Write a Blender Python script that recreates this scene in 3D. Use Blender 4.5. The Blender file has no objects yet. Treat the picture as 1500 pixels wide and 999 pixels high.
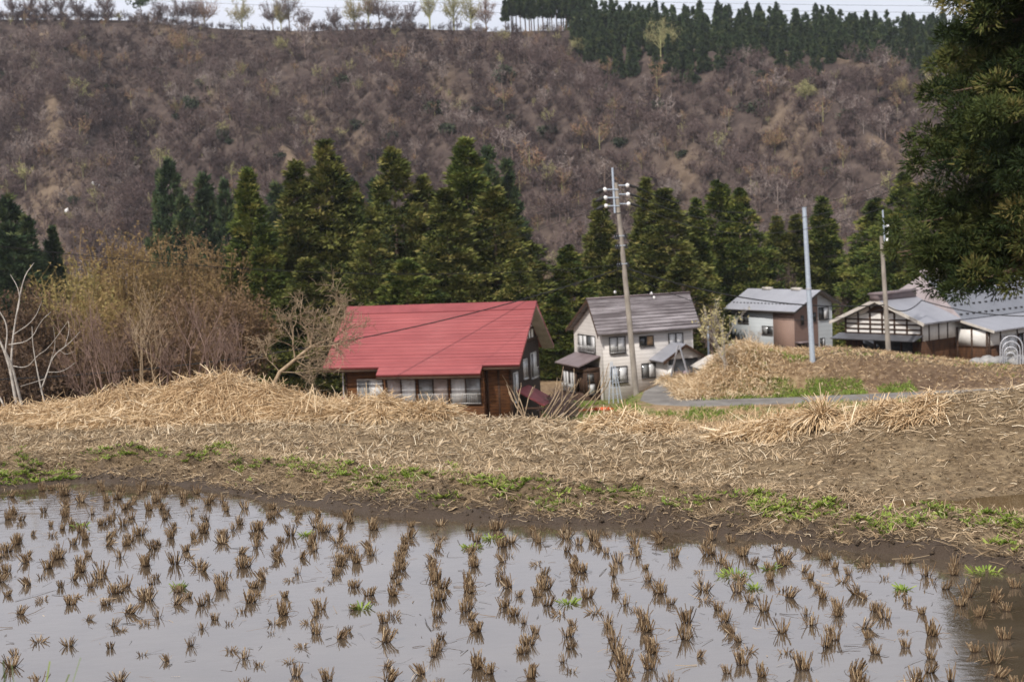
import bpy, math, random
import numpy as np
from mathutils import Vector, Matrix, Euler
R = math.radians
sc = bpy.context.scene
col = sc.collection
# ------------------------------------------------------------------ camera, sky, sun, exposure
F = 2083.0; HOR = 335.0; CAMZ = 2.6
PITCH = math.atan((499.5 - HOR) / F); ROLL = R(-2.6)
cd = bpy.data.cameras.new('camera'); cam = bpy.data.objects.new('camera', cd); col.objects.link(cam)
cd.lens = 50; cd.sensor_width = 36; cd.clip_start = 0.1; cd.clip_end = 6000
CM = Matrix.Rotation(math.pi / 2 - PITCH, 4, 'X') @ Matrix.Rotation(ROLL, 4, 'Z')
cam.matrix_world = Matrix.Translation((0, 0, CAMZ)) @ CM
cd.dof.use_dof = True; cd.dof.focus_distance = 11.5; cd.dof.aperture_fstop = 4.0
sc.camera = cam
SUN_EL, SUN_AZ = R(46), (-0.55, -0.83)
w = bpy.data.worlds.new('World'); sc.world = w; w.use_nodes = True
nt = w.node_tree; nt.nodes.clear()
sky = nt.nodes.new('ShaderNodeTexSky'); sky.sky_type = 'NISHITA'; sky.sun_disc = False
sky.sun_elevation = SUN_EL; sky.sun_rotation = math.atan2(SUN_AZ[0], SUN_AZ[1]) % (2 * math.pi)
sky.air_density = 1.2; sky.dust_density = 2.5
tc = nt.nodes.new('ShaderNodeTexCoord')
mp = nt.nodes.new('ShaderNodeMapping'); mp.inputs['Scale'].default_value = (1.0, 1.0, 3.2)
nz = nt.nodes.new('ShaderNodeTexNoise'); nz.inputs['Scale'].default_value = 2.6; nz.inputs['Detail'].default_value = 7; nz.inputs['Roughness'].default_value = 0.55
sz = nt.nodes.new('ShaderNodeSeparateXYZ'); ad = nt.nodes.new('ShaderNodeMath'); ad.operation = 'MULTIPLY_ADD'; ad.inputs[1].default_value = 0.22
sb = nt.nodes.new('ShaderNodeMath'); sb.operation = 'SUBTRACT'; sb.inputs[1].default_value = 0.11
cr = nt.nodes.new('ShaderNodeValToRGB'); ce = cr.color_ramp.elements; ce.new(0.5); ce.new(0.5)
for e_, (p_, c_) in zip(ce, ((0.08, (6.6, 7.0, 8.0)), (0.20, (10.2, 10.3, 11.4)), (0.45, (8.4, 8.5, 9.2)), (0.9, (7.6, 7.7, 8.1)))): e_.position = p_; e_.color = (*c_, 1)
mx = nt.nodes.new('ShaderNodeMixRGB'); mx.inputs['Fac'].default_value = 0.88
bg = nt.nodes.new('ShaderNodeBackground'); bg.inputs['Strength'].default_value = 0.085
wo = nt.nodes.new('ShaderNodeOutputWorld')
L = nt.links.new
L(tc.outputs['Generated'], mp.inputs['Vector']); L(mp.outputs['Vector'], nz.inputs['Vector'])
L(tc.outputs['Generated'], sz.inputs[0]); L(nz.outputs['Fac'], ad.inputs[0]); L(sz.outputs['Z'], ad.inputs[2]); L(ad.outputs[0], sb.inputs[0]); L(sb.outputs[0], cr.inputs['Fac']); L(sky.outputs['Color'], mx.inputs['Color1']); L(cr.outputs['Color'], mx.inputs['Color2'])
L(mx.outputs['Color'], bg.inputs['Color']); L(bg.outputs['Background'], wo.inputs['Surface'])
sl = bpy.data.lights.new('sun', 'SUN'); sl.energy = 3.5; sl.angle = R(1.5); sl.color = (1.0, 0.94, 0.86)
sun = bpy.data.objects.new('sun', sl); col.objects.link(sun)
sd = Vector((SUN_AZ[0], SUN_AZ[1], 0)).normalized() * math.cos(SUN_EL) + Vector((0, 0, math.sin(SUN_EL)))
sun.rotation_euler = sd.to_track_quat('Z', 'Y').to_euler(); sun.location = sd * 60
sc.view_settings.view_transform = 'Standard'; sc.view_settings.look = 'None'
sc.view_settings.exposure = 0.3; sc.view_settings.gamma = 1.0; sc.view_settings.use_curve_mapping = False
sc.render.engine = 'CYCLES'
sc.cycles.use_denoising = True
sc.cycles.max_bounces = 5; sc.cycles.diffuse_bounces = 3; sc.cycles.glossy_bounces = 3; sc.cycles.volume_bounces = 0
sc.cycles.use_adaptive_sampling = False
sc.cycles.caustics_reflective = False; sc.cycles.caustics_refractive = False

# ------------------------------------------------------------------ helpers
CMi = np.array(CM.to_3x3())
def at(u, v, Y):
    d = CMi @ np.array([(u - 750) / F, (499.5 - v) / F, -1.0])
    return np.array([0, 0, CAMZ]) + d * (Y / d[1])

def vnoise(x, y, s=0):
    x = np.asarray(x, float); y = np.asarray(y, float)
    xi = np.floor(x).astype(np.int64); yi = np.floor(y).astype(np.int64); fx = x - xi; fy = y - yi
    fx = fx * fx * (3 - 2 * fx); fy = fy * fy * (3 - 2 * fy)
    def h(a, b):
        n = (a * 374761393 + b * 668265263 + s * 974634777) & 0xffffffff
        n = ((n ^ (n >> 13)) * 1274126177) & 0xffffffff
        return ((n ^ (n >> 16)) & 0xffff) / 65535.0
    return (h(xi, yi) * (1 - fx) + h(xi + 1, yi) * fx) * (1 - fy) + (h(xi, yi + 1) * (1 - fx) + h(xi + 1, yi + 1) * fx) * fy
def fbm(x, y, s=0, o=4):
    v = 0; a = 0.5
    for i in range(o):
        v = v + a * (vnoise(x, y, s + i) - 0.5); x = np.asarray(x) * 2.03 + 3.1; y = np.asarray(y) * 2.03 + 1.7; a *= 0.5
    return v
def ss(t): t = np.clip(t, 0, 1); return t * t * (3 - 2 * t)

class MB:
    """collects faces for one mesh; each face has a material slot and a tint"""
    def __init__(s): s.v = []; s.f = []; s.m = []; s.t = []; s.n = 0
    def add(s, verts, faces, m=0, t=0.5):
        verts = np.asarray(verts, float).reshape(-1, 3); faces = np.asarray(faces, np.int64)
        s.v.append(verts); s.f.append(faces + s.n); k = len(faces); s.n += len(verts)
        s.m.append(np.full(k, m, np.int32)); s.t.append(np.broadcast_to(np.asarray(t, float), (k,)).copy())
    def box(s, a, b, m=0, t=0.5, B=None):
        (x0, y0, z0), (x1, y1, z1) = a, b
        V = np.array([[x0, y0, z0], [x1, y0, z0], [x1, y1, z0], [x0, y1, z0], [x0, y0, z1], [x1, y0, z1], [x1, y1, z1], [x0, y1, z1]], float)
        if B is not None:
            o, E = B; V = np.asarray(o, float) + V @ np.asarray(E, float)
        s.add(V, [[0, 3, 2, 1], [4, 5, 6, 7], [0, 1, 5, 4], [1, 2, 6, 5], [2, 3, 7, 6], [3, 0, 4, 7]], m, t)
    def slab(s, P, th, m=0, t=0.5):
        P = np.asarray(P, float); n = np.cross(P[1] - P[0], P[2] - P[0]); n /= np.linalg.norm(n)
        k = len(P); V = np.vstack([P, P - n * th])
        s.add(V, [list(range(k))] if k == 4 else [list(range(k))], m, t)
        s.add(V, [list(range(2 * k - 1, k - 1, -1))], m, t)
        s.add(V, [[i, k + i, k + (i + 1) % k, (i + 1) % k] for i in range(k)], m, t)
    def tube(s, pts, rad, n=6, m=0, t=0.5, cap=True):
        pts = np.asarray(pts, float); rad = np.broadcast_to(np.asarray(rad, float), (len(pts),))
        T = np.gradient(pts, axis=0); T /= np.linalg.norm(T, axis=1)[:, None] + 1e-9
        ref = np.array([0.31, 0.17, 0.93]) if abs(T[0, 2]) < 0.8 else np.array([0.93, 0.3, 0.1])
        A = np.cross(T, ref); A /= np.linalg.norm(A, axis=1)[:, None] + 1e-9; Bv = np.cross(T, A)
        an = np.arange(n) * 2 * math.pi / n
        V = pts[:, None] + rad[:, None, None] * (np.cos(an)[None, :, None] * A[:, None] + np.sin(an)[None, :, None] * Bv[:, None])
        k = len(pts); i = np.arange(k - 1)[:, None]; j = np.arange(n)[None]
        Fq = np.stack([i * n + j, i * n + (j + 1) % n, (i + 1) * n + (j + 1) % n, (i + 1) * n + j], -1).reshape(-1, 4)
        s.add(V.reshape(-1, 3), Fq, m, t)
        if cap:
            s.add(V[-1], [list(range(n))], m, t); s.add(V[0], [list(range(n))[::-1]], m, t)
    def build(s, name, mats, parent=None, smooth=False):
        me = bpy.data.meshes.new(name)
        V = np.vstack(s.v); nl = sum(f.size for f in s.f); nf = sum(len(f) for f in s.f)
        me.vertices.add(len(V)); me.vertices.foreach_set('co', V.astype(np.float32).ravel())
        me.loops.add(nl); me.loops.foreach_set('vertex_index', np.concatenate([f.ravel() for f in s.f]).astype(np.int32))
        tot = np.concatenate([np.full(len(f), f.shape[1]) for f in s.f]); st = np.concatenate([[0], np.cumsum(tot)[:-1]])
        me.polygons.add(nf); me.polygons.foreach_set('loop_start', st.astype(np.int32))
        me.polygons.foreach_set('material_index', np.concatenate(s.m).astype(np.int32))
        a = me.attributes.new('tint', 'FLOAT', 'FACE'); a.data.foreach_set('value', np.concatenate(s.t).astype(np.float32))
        me.update(calc_edges=True); me.validate()
        for mm in (mats if isinstance(mats, (list, tuple)) else [mats]): me.materials.append(mm)
        if smooth: me.polygons.foreach_set('use_smooth', np.ones(len(me.polygons), bool))
        o = bpy.data.objects.new(name, me); col.objects.link(o)
        if parent: o.parent = parent
        return o

def tag(o, label=None, cat=None, group=None, kind=None):
    if label: o['label'] = label
    if cat: o['category'] = cat
    if group: o['group'] = group
    if kind: o['kind'] = kind
    return o
def empty(name, loc, rz=0.0, label=None, cat=None, group=None):
    o = bpy.data.objects.new(name, None); col.objects.link(o); o.location = loc; o.rotation_euler = (0, 0, rz); o.empty_display_size = 0.3
    return tag(o, label, cat, group)
def copy_tree(o, parent=None):
    c = o.copy(); col.objects.link(c)
    if parent: c.parent = parent
    for ch in list(o.children): copy_tree(ch, c)
    return c

# ------------------------------------------------------------------ materials
def mk(name, rough=0.8, spec=0.3, metal=0.0):
    m = bpy.data.materials.new(name); m.use_nodes = True; n = m.node_tree; n.nodes.clear()
    b = n.nodes.new('ShaderNodeBsdfPrincipled'); o = n.nodes.new('ShaderNodeOutputMaterial'); n.links.new(b.outputs[0], o.inputs[0])
    b.inputs['Roughness'].default_value = rough; b.inputs['Specular IOR Level'].default_value = spec; b.inputs['Metallic'].default_value = metal
    return m, n, b
def nd(n, t, **k):
    x = n.nodes.new(t)
    for a, b in k.items():
        if a in x.inputs: x.inputs[a].default_value = b
        else: setattr(x, a, b)
    return x
def ramp(n, stops):
    r = n.nodes.new('ShaderNodeValToRGB'); e = r.color_ramp.elements
    while len(e) < len(stops): e.new(0.5)
    for q, (p, c) in zip(e, stops): q.position = p; q.color = (*c, 1)
    return r
def noisy(name, c0, c1, scale=3, rough=0.8, spec=0.3, metal=0.0, bump=0.0, stretch=(1, 1, 1), detail=5, lo=0.35, hi=0.65, bscale=None):
    m, n, b = mk(name, rough, spec, metal)
    t = nd(n, 'ShaderNodeTexCoord'); mp = nd(n, 'ShaderNodeMapping', Scale=stretch); nz = nd(n, 'ShaderNodeTexNoise', Scale=scale, Detail=detail, Roughness=0.6)
    r = ramp(n, [(lo, c0), (hi, c1)])
    n.links.new(t.outputs['Object'], mp.inputs[0]); n.links.new(mp.outputs[0], nz.inputs[0]); n.links.new(nz.outputs['Fac'], r.inputs[0]); n.links.new(r.outputs[0], b.inputs['Base Color'])
    if bump:
        bp = nd(n, 'ShaderNodeBump', Strength=1.0, Distance=bump)
        n2 = nz
        if bscale:
            n2 = nd(n, 'ShaderNodeTexNoise', Scale=bscale, Detail=6, Roughness=0.65); n.links.new(mp.outputs[0], n2.inputs[0])
        n.links.new(n2.outputs['Fac'], bp.inputs['Height']); n.links.new(bp.outputs[0], b.inputs['Normal'])
    return m
def tinted(name, stops, rough=0.85, spec=0.2, sub=0.0):
    m, n, b = mk(name, rough, spec)
    a = nd(n, 'ShaderNodeAttribute', attribute_name='tint'); r = ramp(n, stops)
    n.links.new(a.outputs['Fac'], r.inputs[0]); n.links.new(r.outputs[0], b.inputs['Base Color'])
    if sub:
        tr = nd(n, 'ShaderNodeBsdfTranslucent'); mx = nd(n, 'ShaderNodeMixShader', Fac=sub); out = [x for x in n.nodes if x.type == 'OUTPUT_MATERIAL'][0]
        n.links.new(r.outputs[0], tr.inputs['Color']); n.links.new(b.outputs[0], mx.inputs[1]); n.links.new(tr.outputs[0], mx.inputs[2]); n.links.new(mx.outputs[0], out.inputs[0])
    return m
def banded(name, c0, c1, line, period, axis='Z', width=0.08, rough=0.7, spec=0.3, bump=0.01, noise=2.0, metal=0.0, stretch=(1, 1, 1), lo=0.3, hi=0.7):
    """boards, siding, seams: thin dark joints every period metres along an object axis over a worn colour"""
    m, n, b = mk(name, rough, spec, metal)
    t = nd(n, 'ShaderNodeTexCoord'); sx = nd(n, 'ShaderNodeSeparateXYZ'); n.links.new(t.outputs['Object'], sx.inputs[0])
    dv = nd(n, 'ShaderNodeMath', operation='DIVIDE'); dv.inputs[1].default_value = period; n.links.new(sx.outputs[axis], dv.inputs[0])
    fr = nd(n, 'ShaderNodeMath', operation='FRACT'); n.links.new(dv.outputs[0], fr.inputs[0])
    lt = nd(n, 'ShaderNodeMath', operation='LESS_THAN'); lt.inputs[1].default_value = width; n.links.new(fr.outputs[0], lt.inputs[0])
    mp = nd(n, 'ShaderNodeMapping', Scale=stretch); nz = nd(n, 'ShaderNodeTexNoise', Scale=noise, Detail=6, Roughness=0.65)
    n.links.new(t.outputs['Object'], mp.inputs[0]); n.links.new(mp.outputs[0], nz.inputs[0])
    r = ramp(n, [(lo, c0), (hi, c1)]); n.links.new(nz.outputs['Fac'], r.inputs[0])
    mx = nd(n, 'ShaderNodeMixRGB'); mx.inputs['Color2'].default_value = (*line, 1)
    n.links.new(lt.outputs[0], mx.inputs['Fac']); n.links.new(r.outputs[0], mx.inputs['Color1']); n.links.new(mx.outputs[0], b.inputs['Base Color'])
    bp = nd(n, 'ShaderNodeBump', Strength=0.6, Distance=bump); bp.invert = True
    n.links.new(lt.outputs[0], bp.inputs['Height']); n.links.new(bp.outputs[0], b.inputs['Normal'])
    return m

M = {}
M['straw'] = tinted('straw', [(0, (0.19, 0.115, 0.06)), (0.35, (0.41, 0.275, 0.15)), (0.7, (0.61, 0.45, 0.27)), (1, (0.80, 0.67, 0.48))], 0.7, 0.3, 0.15)
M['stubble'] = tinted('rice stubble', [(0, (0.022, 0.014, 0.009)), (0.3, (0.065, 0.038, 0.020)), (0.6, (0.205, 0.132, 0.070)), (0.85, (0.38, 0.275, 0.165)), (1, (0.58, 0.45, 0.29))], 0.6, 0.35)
M['litter'] = tinted('straw litter', [(0, (0.15, 0.10, 0.058)), (0.45, (0.37, 0.27, 0.165)), (0.8, (0.57, 0.445, 0.30)), (1, (0.76, 0.66, 0.50))], 0.8, 0.2)
M['weed'] = tinted('weed leaf', [(0, (0.06, 0.09, 0.02)), (0.5, (0.18, 0.26, 0.04)), (1, (0.36, 0.42, 0.09))], 0.6, 0.3, 0.25)
M['cedar'] = tinted('cedar foliage', [(0, (0.018, 0.028, 0.009)), (0.3, (0.080, 0.098, 0.026)), (0.6, (0.175, 0.185, 0.050)), (1, (0.29, 0.25, 0.085))], 0.75, 0.15, 0.12)
M['cedar_green'] = tinted('green cedar foliage', [(0, (0.018, 0.034, 0.011)), (0.35, (0.080, 0.112, 0.026)), (0.7, (0.18, 0.20, 0.046)), (1, (0.27, 0.24, 0.07))], 0.75, 0.15, 0.12)
M['cedar_near'] = tinted('near cedar foliage', [(0, (0.010, 0.020, 0.007)), (0.4, (0.034, 0.050, 0.014)), (0.75, (0.085, 0.10, 0.028)), (1, (0.16, 0.13, 0.045))], 0.75, 0.15, 0.12)
M['yellowleaf'] = tinted('yellowed leaves', [(0, (0.24, 0.19, 0.07)), (1, (0.52, 0.46, 0.24))], 0.7, 0.2, 0.2)
M['cedar_far'] = tinted('blue green cedar foliage', [(0, (0.018, 0.034, 0.018)), (0.5, (0.055, 0.085, 0.038)), (1, (0.12, 0.14, 0.055))], 0.8, 0.1, 0.1)
M['bark'] = noisy('cedar bark', (0.07, 0.045, 0.03), (0.17, 0.12, 0.085), 6, bump=0.02, stretch=(3, 3, 0.4))
M['bark_pale'] = noisy('pale bark', (0.30, 0.27, 0.24), (0.52, 0.48, 0.43), 9, bump=0.005)
M['bark_tan'] = noisy('tan bark', (0.22, 0.155, 0.095), (0.42, 0.32, 0.215), 9, bump=0.005)
M['bark_red'] = noisy('reddish bark', (0.15, 0.095, 0.075), (0.27, 0.185, 0.15), 9)
M['twig'] = tinted('bare twigs', [(0, (0.040, 0.030, 0.029)), (0.2, (0.084, 0.060, 0.057)), (0.42, (0.124, 0.088, 0.081)), (0.6, (0.175, 0.133, 0.120)), (0.72, (0.32, 0.27, 0.245)), (0.85, (0.25, 0.140, 0.09)), (0.93, (0.28, 0.25, 0.12)), (1, (0.36, 0.35, 0.17))], 0.9, 0.1)
M['bud'] = tinted('budding twigs', [(0, (0.085, 0.060, 0.048)), (0.4, (0.21, 0.137, 0.080)), (0.75, (0.29, 0.205, 0.090)), (1, (0.30, 0.255, 0.10))], 0.85, 0.1, 0.2)
M['ever'] = tinted('evergreen leaves', [(0, (0.03, 0.042, 0.028)), (1, (0.085, 0.10, 0.06))], 0.8, 0.1)
M['concrete'] = noisy('weathered concrete', (0.30, 0.275, 0.245), (0.42, 0.39, 0.35), 3, bump=0.003)
M['polecon'] = noisy('pole concrete', (0.21, 0.185, 0.16), (0.33, 0.295, 0.255), 2.5, stretch=(1, 1, 0.4))
M['steel'] = noisy('galvanised steel', (0.36, 0.42, 0.50), (0.46, 0.52, 0.60), 5, rough=0.5, spec=0.4, metal=0.3)
M['alu'] = noisy('ladder metal', (0.42, 0.43, 0.47), (0.55, 0.56, 0.60), 5, rough=0.45, metal=0.4)
M['black'] = noisy('black rubber', (0.012, 0.012, 0.013), (0.025, 0.025, 0.027), 5, rough=0.6)
M['porcelain'] = noisy('white porcelain', (0.72, 0.72, 0.72), (0.82, 0.82, 0.82), 5, rough=0.25, spec=0.5)
M['redroof'] = banded('red painted sheet roof', (0.235, 0.052, 0.055), (0.325, 0.082, 0.083), (0.17, 0.04, 0.043), 0.24, 'Z', 0.10, 0.42, 0.45, 0.012, 0.9, stretch=(0.35, 0.35, 1.2))
M['redcap'] = noisy('red ridge sheet', (0.20, 0.042, 0.046), (0.26, 0.058, 0.062), 1, rough=0.45, spec=0.4)
M['redlean'] = noisy('dark red sheet', (0.24, 0.055, 0.062), (0.36, 0.095, 0.105), 1.2, rough=0.4, spec=0.45)
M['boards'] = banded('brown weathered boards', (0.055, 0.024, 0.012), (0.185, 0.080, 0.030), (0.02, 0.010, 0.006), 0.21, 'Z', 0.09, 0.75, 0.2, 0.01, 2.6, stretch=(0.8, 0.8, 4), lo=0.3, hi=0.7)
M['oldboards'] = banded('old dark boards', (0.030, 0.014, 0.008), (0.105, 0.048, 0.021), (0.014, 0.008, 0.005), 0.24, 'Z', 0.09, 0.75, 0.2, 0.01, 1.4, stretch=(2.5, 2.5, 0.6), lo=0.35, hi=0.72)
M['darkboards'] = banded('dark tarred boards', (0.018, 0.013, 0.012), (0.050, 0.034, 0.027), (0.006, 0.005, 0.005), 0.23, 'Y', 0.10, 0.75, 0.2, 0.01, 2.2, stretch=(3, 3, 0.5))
M['beam'] = noisy('dark brown beam', (0.030, 0.016, 0.010), (0.075, 0.040, 0.024), 4, stretch=(1, 1, 3))
M['plaster'] = noisy('white plaster', (0.62, 0.60, 0.57), (0.76, 0.74, 0.71), 1.5)
M['soffit'] = noisy('pale soffit board', (0.40, 0.37, 0.33), (0.52, 0.48, 0.44), 2)
M['curtain'] = noisy('white curtain behind glass', (0.52, 0.53, 0.54), (0.66, 0.66, 0.66), 1.6, rough=0.12, spec=0.6, stretch=(4, 4, 0.6))
M['screen'] = noisy('pale pink beige screen behind glass', (0.34, 0.29, 0.27), (0.45, 0.385, 0.36), 1.3, rough=0.15, spec=0.6)
M['glass'] = noisy('dark window glass', (0.025, 0.028, 0.032), (0.075, 0.078, 0.08), 1.2, rough=0.06, spec=0.8)
M['glassmid'] = noisy('grey window glass', (0.16, 0.165, 0.17), (0.27, 0.275, 0.28), 1.4, rough=0.08, spec=0.7)
M['frame_dark'] = noisy('dark bronze sash', (0.030, 0.026, 0.024), (0.05, 0.044, 0.04), 4, rough=0.5)
M['frame_alu'] = noisy('aluminium sash', (0.42, 0.42, 0.42), (0.55, 0.55, 0.54), 4, rough=0.4, metal=0.3)
M['siding'] = banded('cream siding', (0.52, 0.49, 0.465), (0.61, 0.58, 0.555), (0.36, 0.335, 0.315), 0.30, 'Z', 0.075, 0.75, 0.25, 0.01, 0.8)
M['shingle'] = banded('worn grey roof sheets', (0.105, 0.088, 0.092), (0.36, 0.33, 0.345), (0.06, 0.05, 0.052), 0.26, 'Z', 0.14, 0.45, 0.4, 0.015, 0.8, stretch=(0.35, 0.35, 3.0), lo=0.36, hi=0.68)
M['purpleroof'] = noisy('purple brown sheet roof', (0.15, 0.115, 0.12), (0.20, 0.16, 0.165), 1, rough=0.45)
M['greysiding'] = banded('blue grey siding', (0.37, 0.40, 0.42), (0.42, 0.45, 0.47), (0.27, 0.29, 0.31), 0.455, 'Z', 0.05, 0.7, 0.3, 0.008, 0.6)
M['brownsiding'] = banded('brown ribbed siding', (0.235, 0.155, 0.125), (0.275, 0.185, 0.15), (0.17, 0.11, 0.09), 0.30, 'X', 0.12, 0.65, 0.3, 0.01, 0.6)
M['greyroof'] = banded('light grey sheet roof', (0.26, 0.268, 0.305), (0.33, 0.337, 0.375), (0.19, 0.195, 0.225), 0.30, 'X', 0.07, 0.4, 0.4, 0.01, 0.5)
M['slateroof'] = banded('blue grey sheet roof', (0.14, 0.148, 0.172), (0.185, 0.193, 0.22), (0.10, 0.105, 0.125), 0.35, 'Y', 0.07, 0.45, 0.4, 0.01, 0.6)
M['paleroof'] = banded('pale grey sheet roof', (0.225, 0.23, 0.262), (0.285, 0.29, 0.325), (0.16, 0.165, 0.19), 0.35, 'Y', 0.07, 0.45, 0.4, 0.01, 0.6)
M['mauveroof'] = noisy('faded mauve sheet roof', (0.26, 0.22, 0.225), (0.33, 0.285, 0.29), 1, rough=0.5)
M['darkroof'] = banded('dark grey ribbed roof', (0.075, 0.078, 0.088), (0.12, 0.122, 0.135), (0.04, 0.04, 0.045), 0.30, 'X', 0.15, 0.45, 0.4, 0.015, 1)
M['beige'] = noisy('beige mortar wall', (0.52, 0.46, 0.37), (0.62, 0.56, 0.46), 1.2)
M['pink'] = noisy('pale pink door panel', (0.50, 0.39, 0.42), (0.58, 0.46, 0.49), 2)
M['wood'] = noisy('raw wood', (0.26, 0.17, 0.10), (0.40, 0.28, 0.17), 4, stretch=(1, 1, 0.3))
M['orange'] = noisy('orange plastic', (0.60, 0.10, 0.03), (0.70, 0.14, 0.05), 3, rough=0.5)
M['bluesheet'] = noisy('pale blue sheet', (0.40, 0.55, 0.68), (0.48, 0.62, 0.75), 3, rough=0.5)
M['stone'] = noisy('grey rubble stone', (0.20, 0.195, 0.19), (0.38, 0.37, 0.36), 3, bump=0.05)
M['snow'] = noisy('old snow', (0.75, 0.75, 0.76), (0.85, 0.85, 0.86), 2)

# near soil: brown earth, darker and smoother where it is wet at the waterline
def soil_mat():
    m, n, b = mk('damp field soil', 0.9, 0.2)
    g = nd(n, 'ShaderNodeNewGeometry'); sx = nd(n, 'ShaderNodeSeparateXYZ'); n.links.new(g.outputs['Position'], sx.inputs[0])
    n1 = nd(n, 'ShaderNodeTexNoise', Scale=1.4, Detail=8, Roughness=0.65); n2 = nd(n, 'ShaderNodeTexNoise', Scale=16.0, Detail=6, Roughness=0.7)
    n.links.new(g.outputs['Position'], n1.inputs[0]); n.links.new(g.outputs['Position'], n2.inputs[0])
    r1 = ramp(n, [(0.32, (0.175, 0.122, 0.072)), (0.5, (0.255, 0.186, 0.112)), (0.68, (0.36, 0.275, 0.175))]); n.links.new(n1.outputs['Fac'], r1.inputs[0])
    r2 = ramp(n, [(0.3, (0.35, 0.32, 0.30)), (0.55, (0.95, 0.95, 0.95)), (0.75, (1.45, 1.4, 1.3))]); n.links.new(n2.outputs['Fac'], r2.inputs[0])
    mu = nd(n, 'ShaderNodeMixRGB', blend_type='MULTIPLY'); mu.inputs['Fac'].default_value = 1
    n.links.new(r1.outputs[0], mu.inputs['Color1']); n.links.new(r2.outputs[0], mu.inputs['Color2'])
    a = nd(n, 'ShaderNodeAttribute', attribute_name='wet')
    mw = nd(n, 'ShaderNodeMixRGB'); mw.inputs['Color2'].default_value = (0.085, 0.062, 0.046, 1)
    n.links.new(a.outputs['Fac'], mw.inputs['Fac']); n.links.new(mu.outputs[0], mw.inputs['Color1']); n.links.new(mw.outputs[0], b.inputs['Base Color'])
    mr = nd(n, 'ShaderNodeMapRange'); mr.inputs['To Min'].default_value = 0.92; mr.inputs['To Max'].default_value = 0.5
    n.links.new(a.outputs['Fac'], mr.inputs['Value']); n.links.new(mr.outputs[0], b.inputs['Roughness'])
    bp = nd(n, 'ShaderNodeBump', Strength=1.0, Distance=0.06); n.links.new(n2.outputs['Fac'], bp.inputs['Height']); n.links.new(bp.outputs[0], b.inputs['Normal'])
    return m
M['soil'] = soil_mat()
def mid_mat():
    m, n, b = mk('slope soil and grass', 0.95, 0.15)
    g = nd(n, 'ShaderNodeNewGeometry')
    n1 = nd(n, 'ShaderNodeTexNoise', Scale=0.5, Detail=8, Roughness=0.7); n2 = nd(n, 'ShaderNodeTexNoise', Scale=2.6, Detail=6, Roughness=0.7)
    n.links.new(g.outputs['Position'], n1.inputs[0]); n.links.new(g.outputs['Position'], n2.inputs[0])
    dry = ramp(n, [(0.3, (0.15, 0.095, 0.055)), (0.5, (0.27, 0.185, 0.105)), (0.7, (0.40, 0.30, 0.185))]); n.links.new(n2.outputs['Fac'], dry.inputs[0])
    soil = ramp(n, [(0.3, (0.060, 0.038, 0.026)), (0.5, (0.115, 0.075, 0.048)), (0.72, (0.25, 0.18, 0.12))]); n.links.new(n2.outputs['Fac'], soil.inputs[0])
    gr = ramp(n, [(0.3, (0.075, 0.10, 0.028)), (0.7, (0.17, 0.215, 0.055))]); n.links.new(n2.outputs['Fac'], gr.inputs[0])
    a1 = nd(n, 'ShaderNodeAttribute', attribute_name='soilmask'); a2 = nd(n, 'ShaderNodeAttribute', attribute_name='greenmask')
    m1 = nd(n, 'ShaderNodeMixRGB'); n.links.new(a1.outputs['Fac'], m1.inputs['Fac']); n.links.new(dry.outputs[0], m1.inputs['Color1']); n.links.new(soil.outputs[0], m1.inputs['Color2'])
    # green only in patches
    ad = nd(n, 'ShaderNodeMath', operation='MULTIPLY'); st = ramp(n, [(0.42, (0, 0, 0)), (0.58, (1, 1, 1))]); n.links.new(n1.outputs['Fac'], st.inputs[0])
    n.links.new(st.outputs[0], ad.inputs[0]); n.links.new(a2.outputs['Fac'], ad.inputs[1])
    m2 = nd(n, 'ShaderNodeMixRGB'); n.links.new(ad.outputs[0], m2.inputs['Fac']); n.links.new(m1.outputs[0], m2.inputs['Color1']); n.links.new(gr.outputs[0], m2.inputs['Color2'])
    n.links.new(m2.outputs[0], b.inputs['Base Color'])
    bp = nd(n, 'ShaderNodeBump', Strength=0.8, Distance=0.15); n.links.new(n2.outputs['Fac'], bp.inputs['Height']); n.links.new(bp.outputs[0], b.inputs['Normal'])
    return m
M['mid'] = mid_mat()
def hill_mat():
    m, n, b = mk('hill leaf litter', 1.0, 0.05)
    g = nd(n, 'ShaderNodeNewGeometry'); n1 = nd(n, 'ShaderNodeTexNoise', Scale=0.035, Detail=9, Roughness=0.65); n2 = nd(n, 'ShaderNodeTexNoise', Scale=0.25, Detail=6, Roughness=0.7)
    n.links.new(g.outputs['Position'], n1.inputs[0]); n.links.new(g.outputs['Position'], n2.inputs[0])
    r = ramp(n, [(0.33, (0.045, 0.034, 0.031)), (0.5, (0.072, 0.054, 0.048)), (0.66, (0.110, 0.084, 0.070))]); n.links.new(n2.outputs['Fac'], r.inputs[0])
    a = nd(n, 'ShaderNodeAttribute', attribute_name='earth'); e = ramp(n, [(0.35, (0.15, 0.105, 0.07)), (0.6, (0.28, 0.21, 0.14))]); n.links.new(n2.outputs['Fac'], e.inputs[0])
    mx = nd(n, 'ShaderNodeMixRGB'); n.links.new(a.outputs['Fac'], mx.inputs['Fac']); n.links.new(r.outputs[0], mx.inputs['Color1']); n.links.new(e.outputs[0], mx.inputs['Color2'])
    n.links.new(mx.outputs[0], b.inputs['Base Color'])
    return m
M['hill'] = hill_mat()
M['road'] = noisy('old asphalt', (0.125, 0.115, 0.108), (0.225, 0.21, 0.195), 0.8, rough=0.95, bump=0.01, bscale=8, detail=8)
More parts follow.
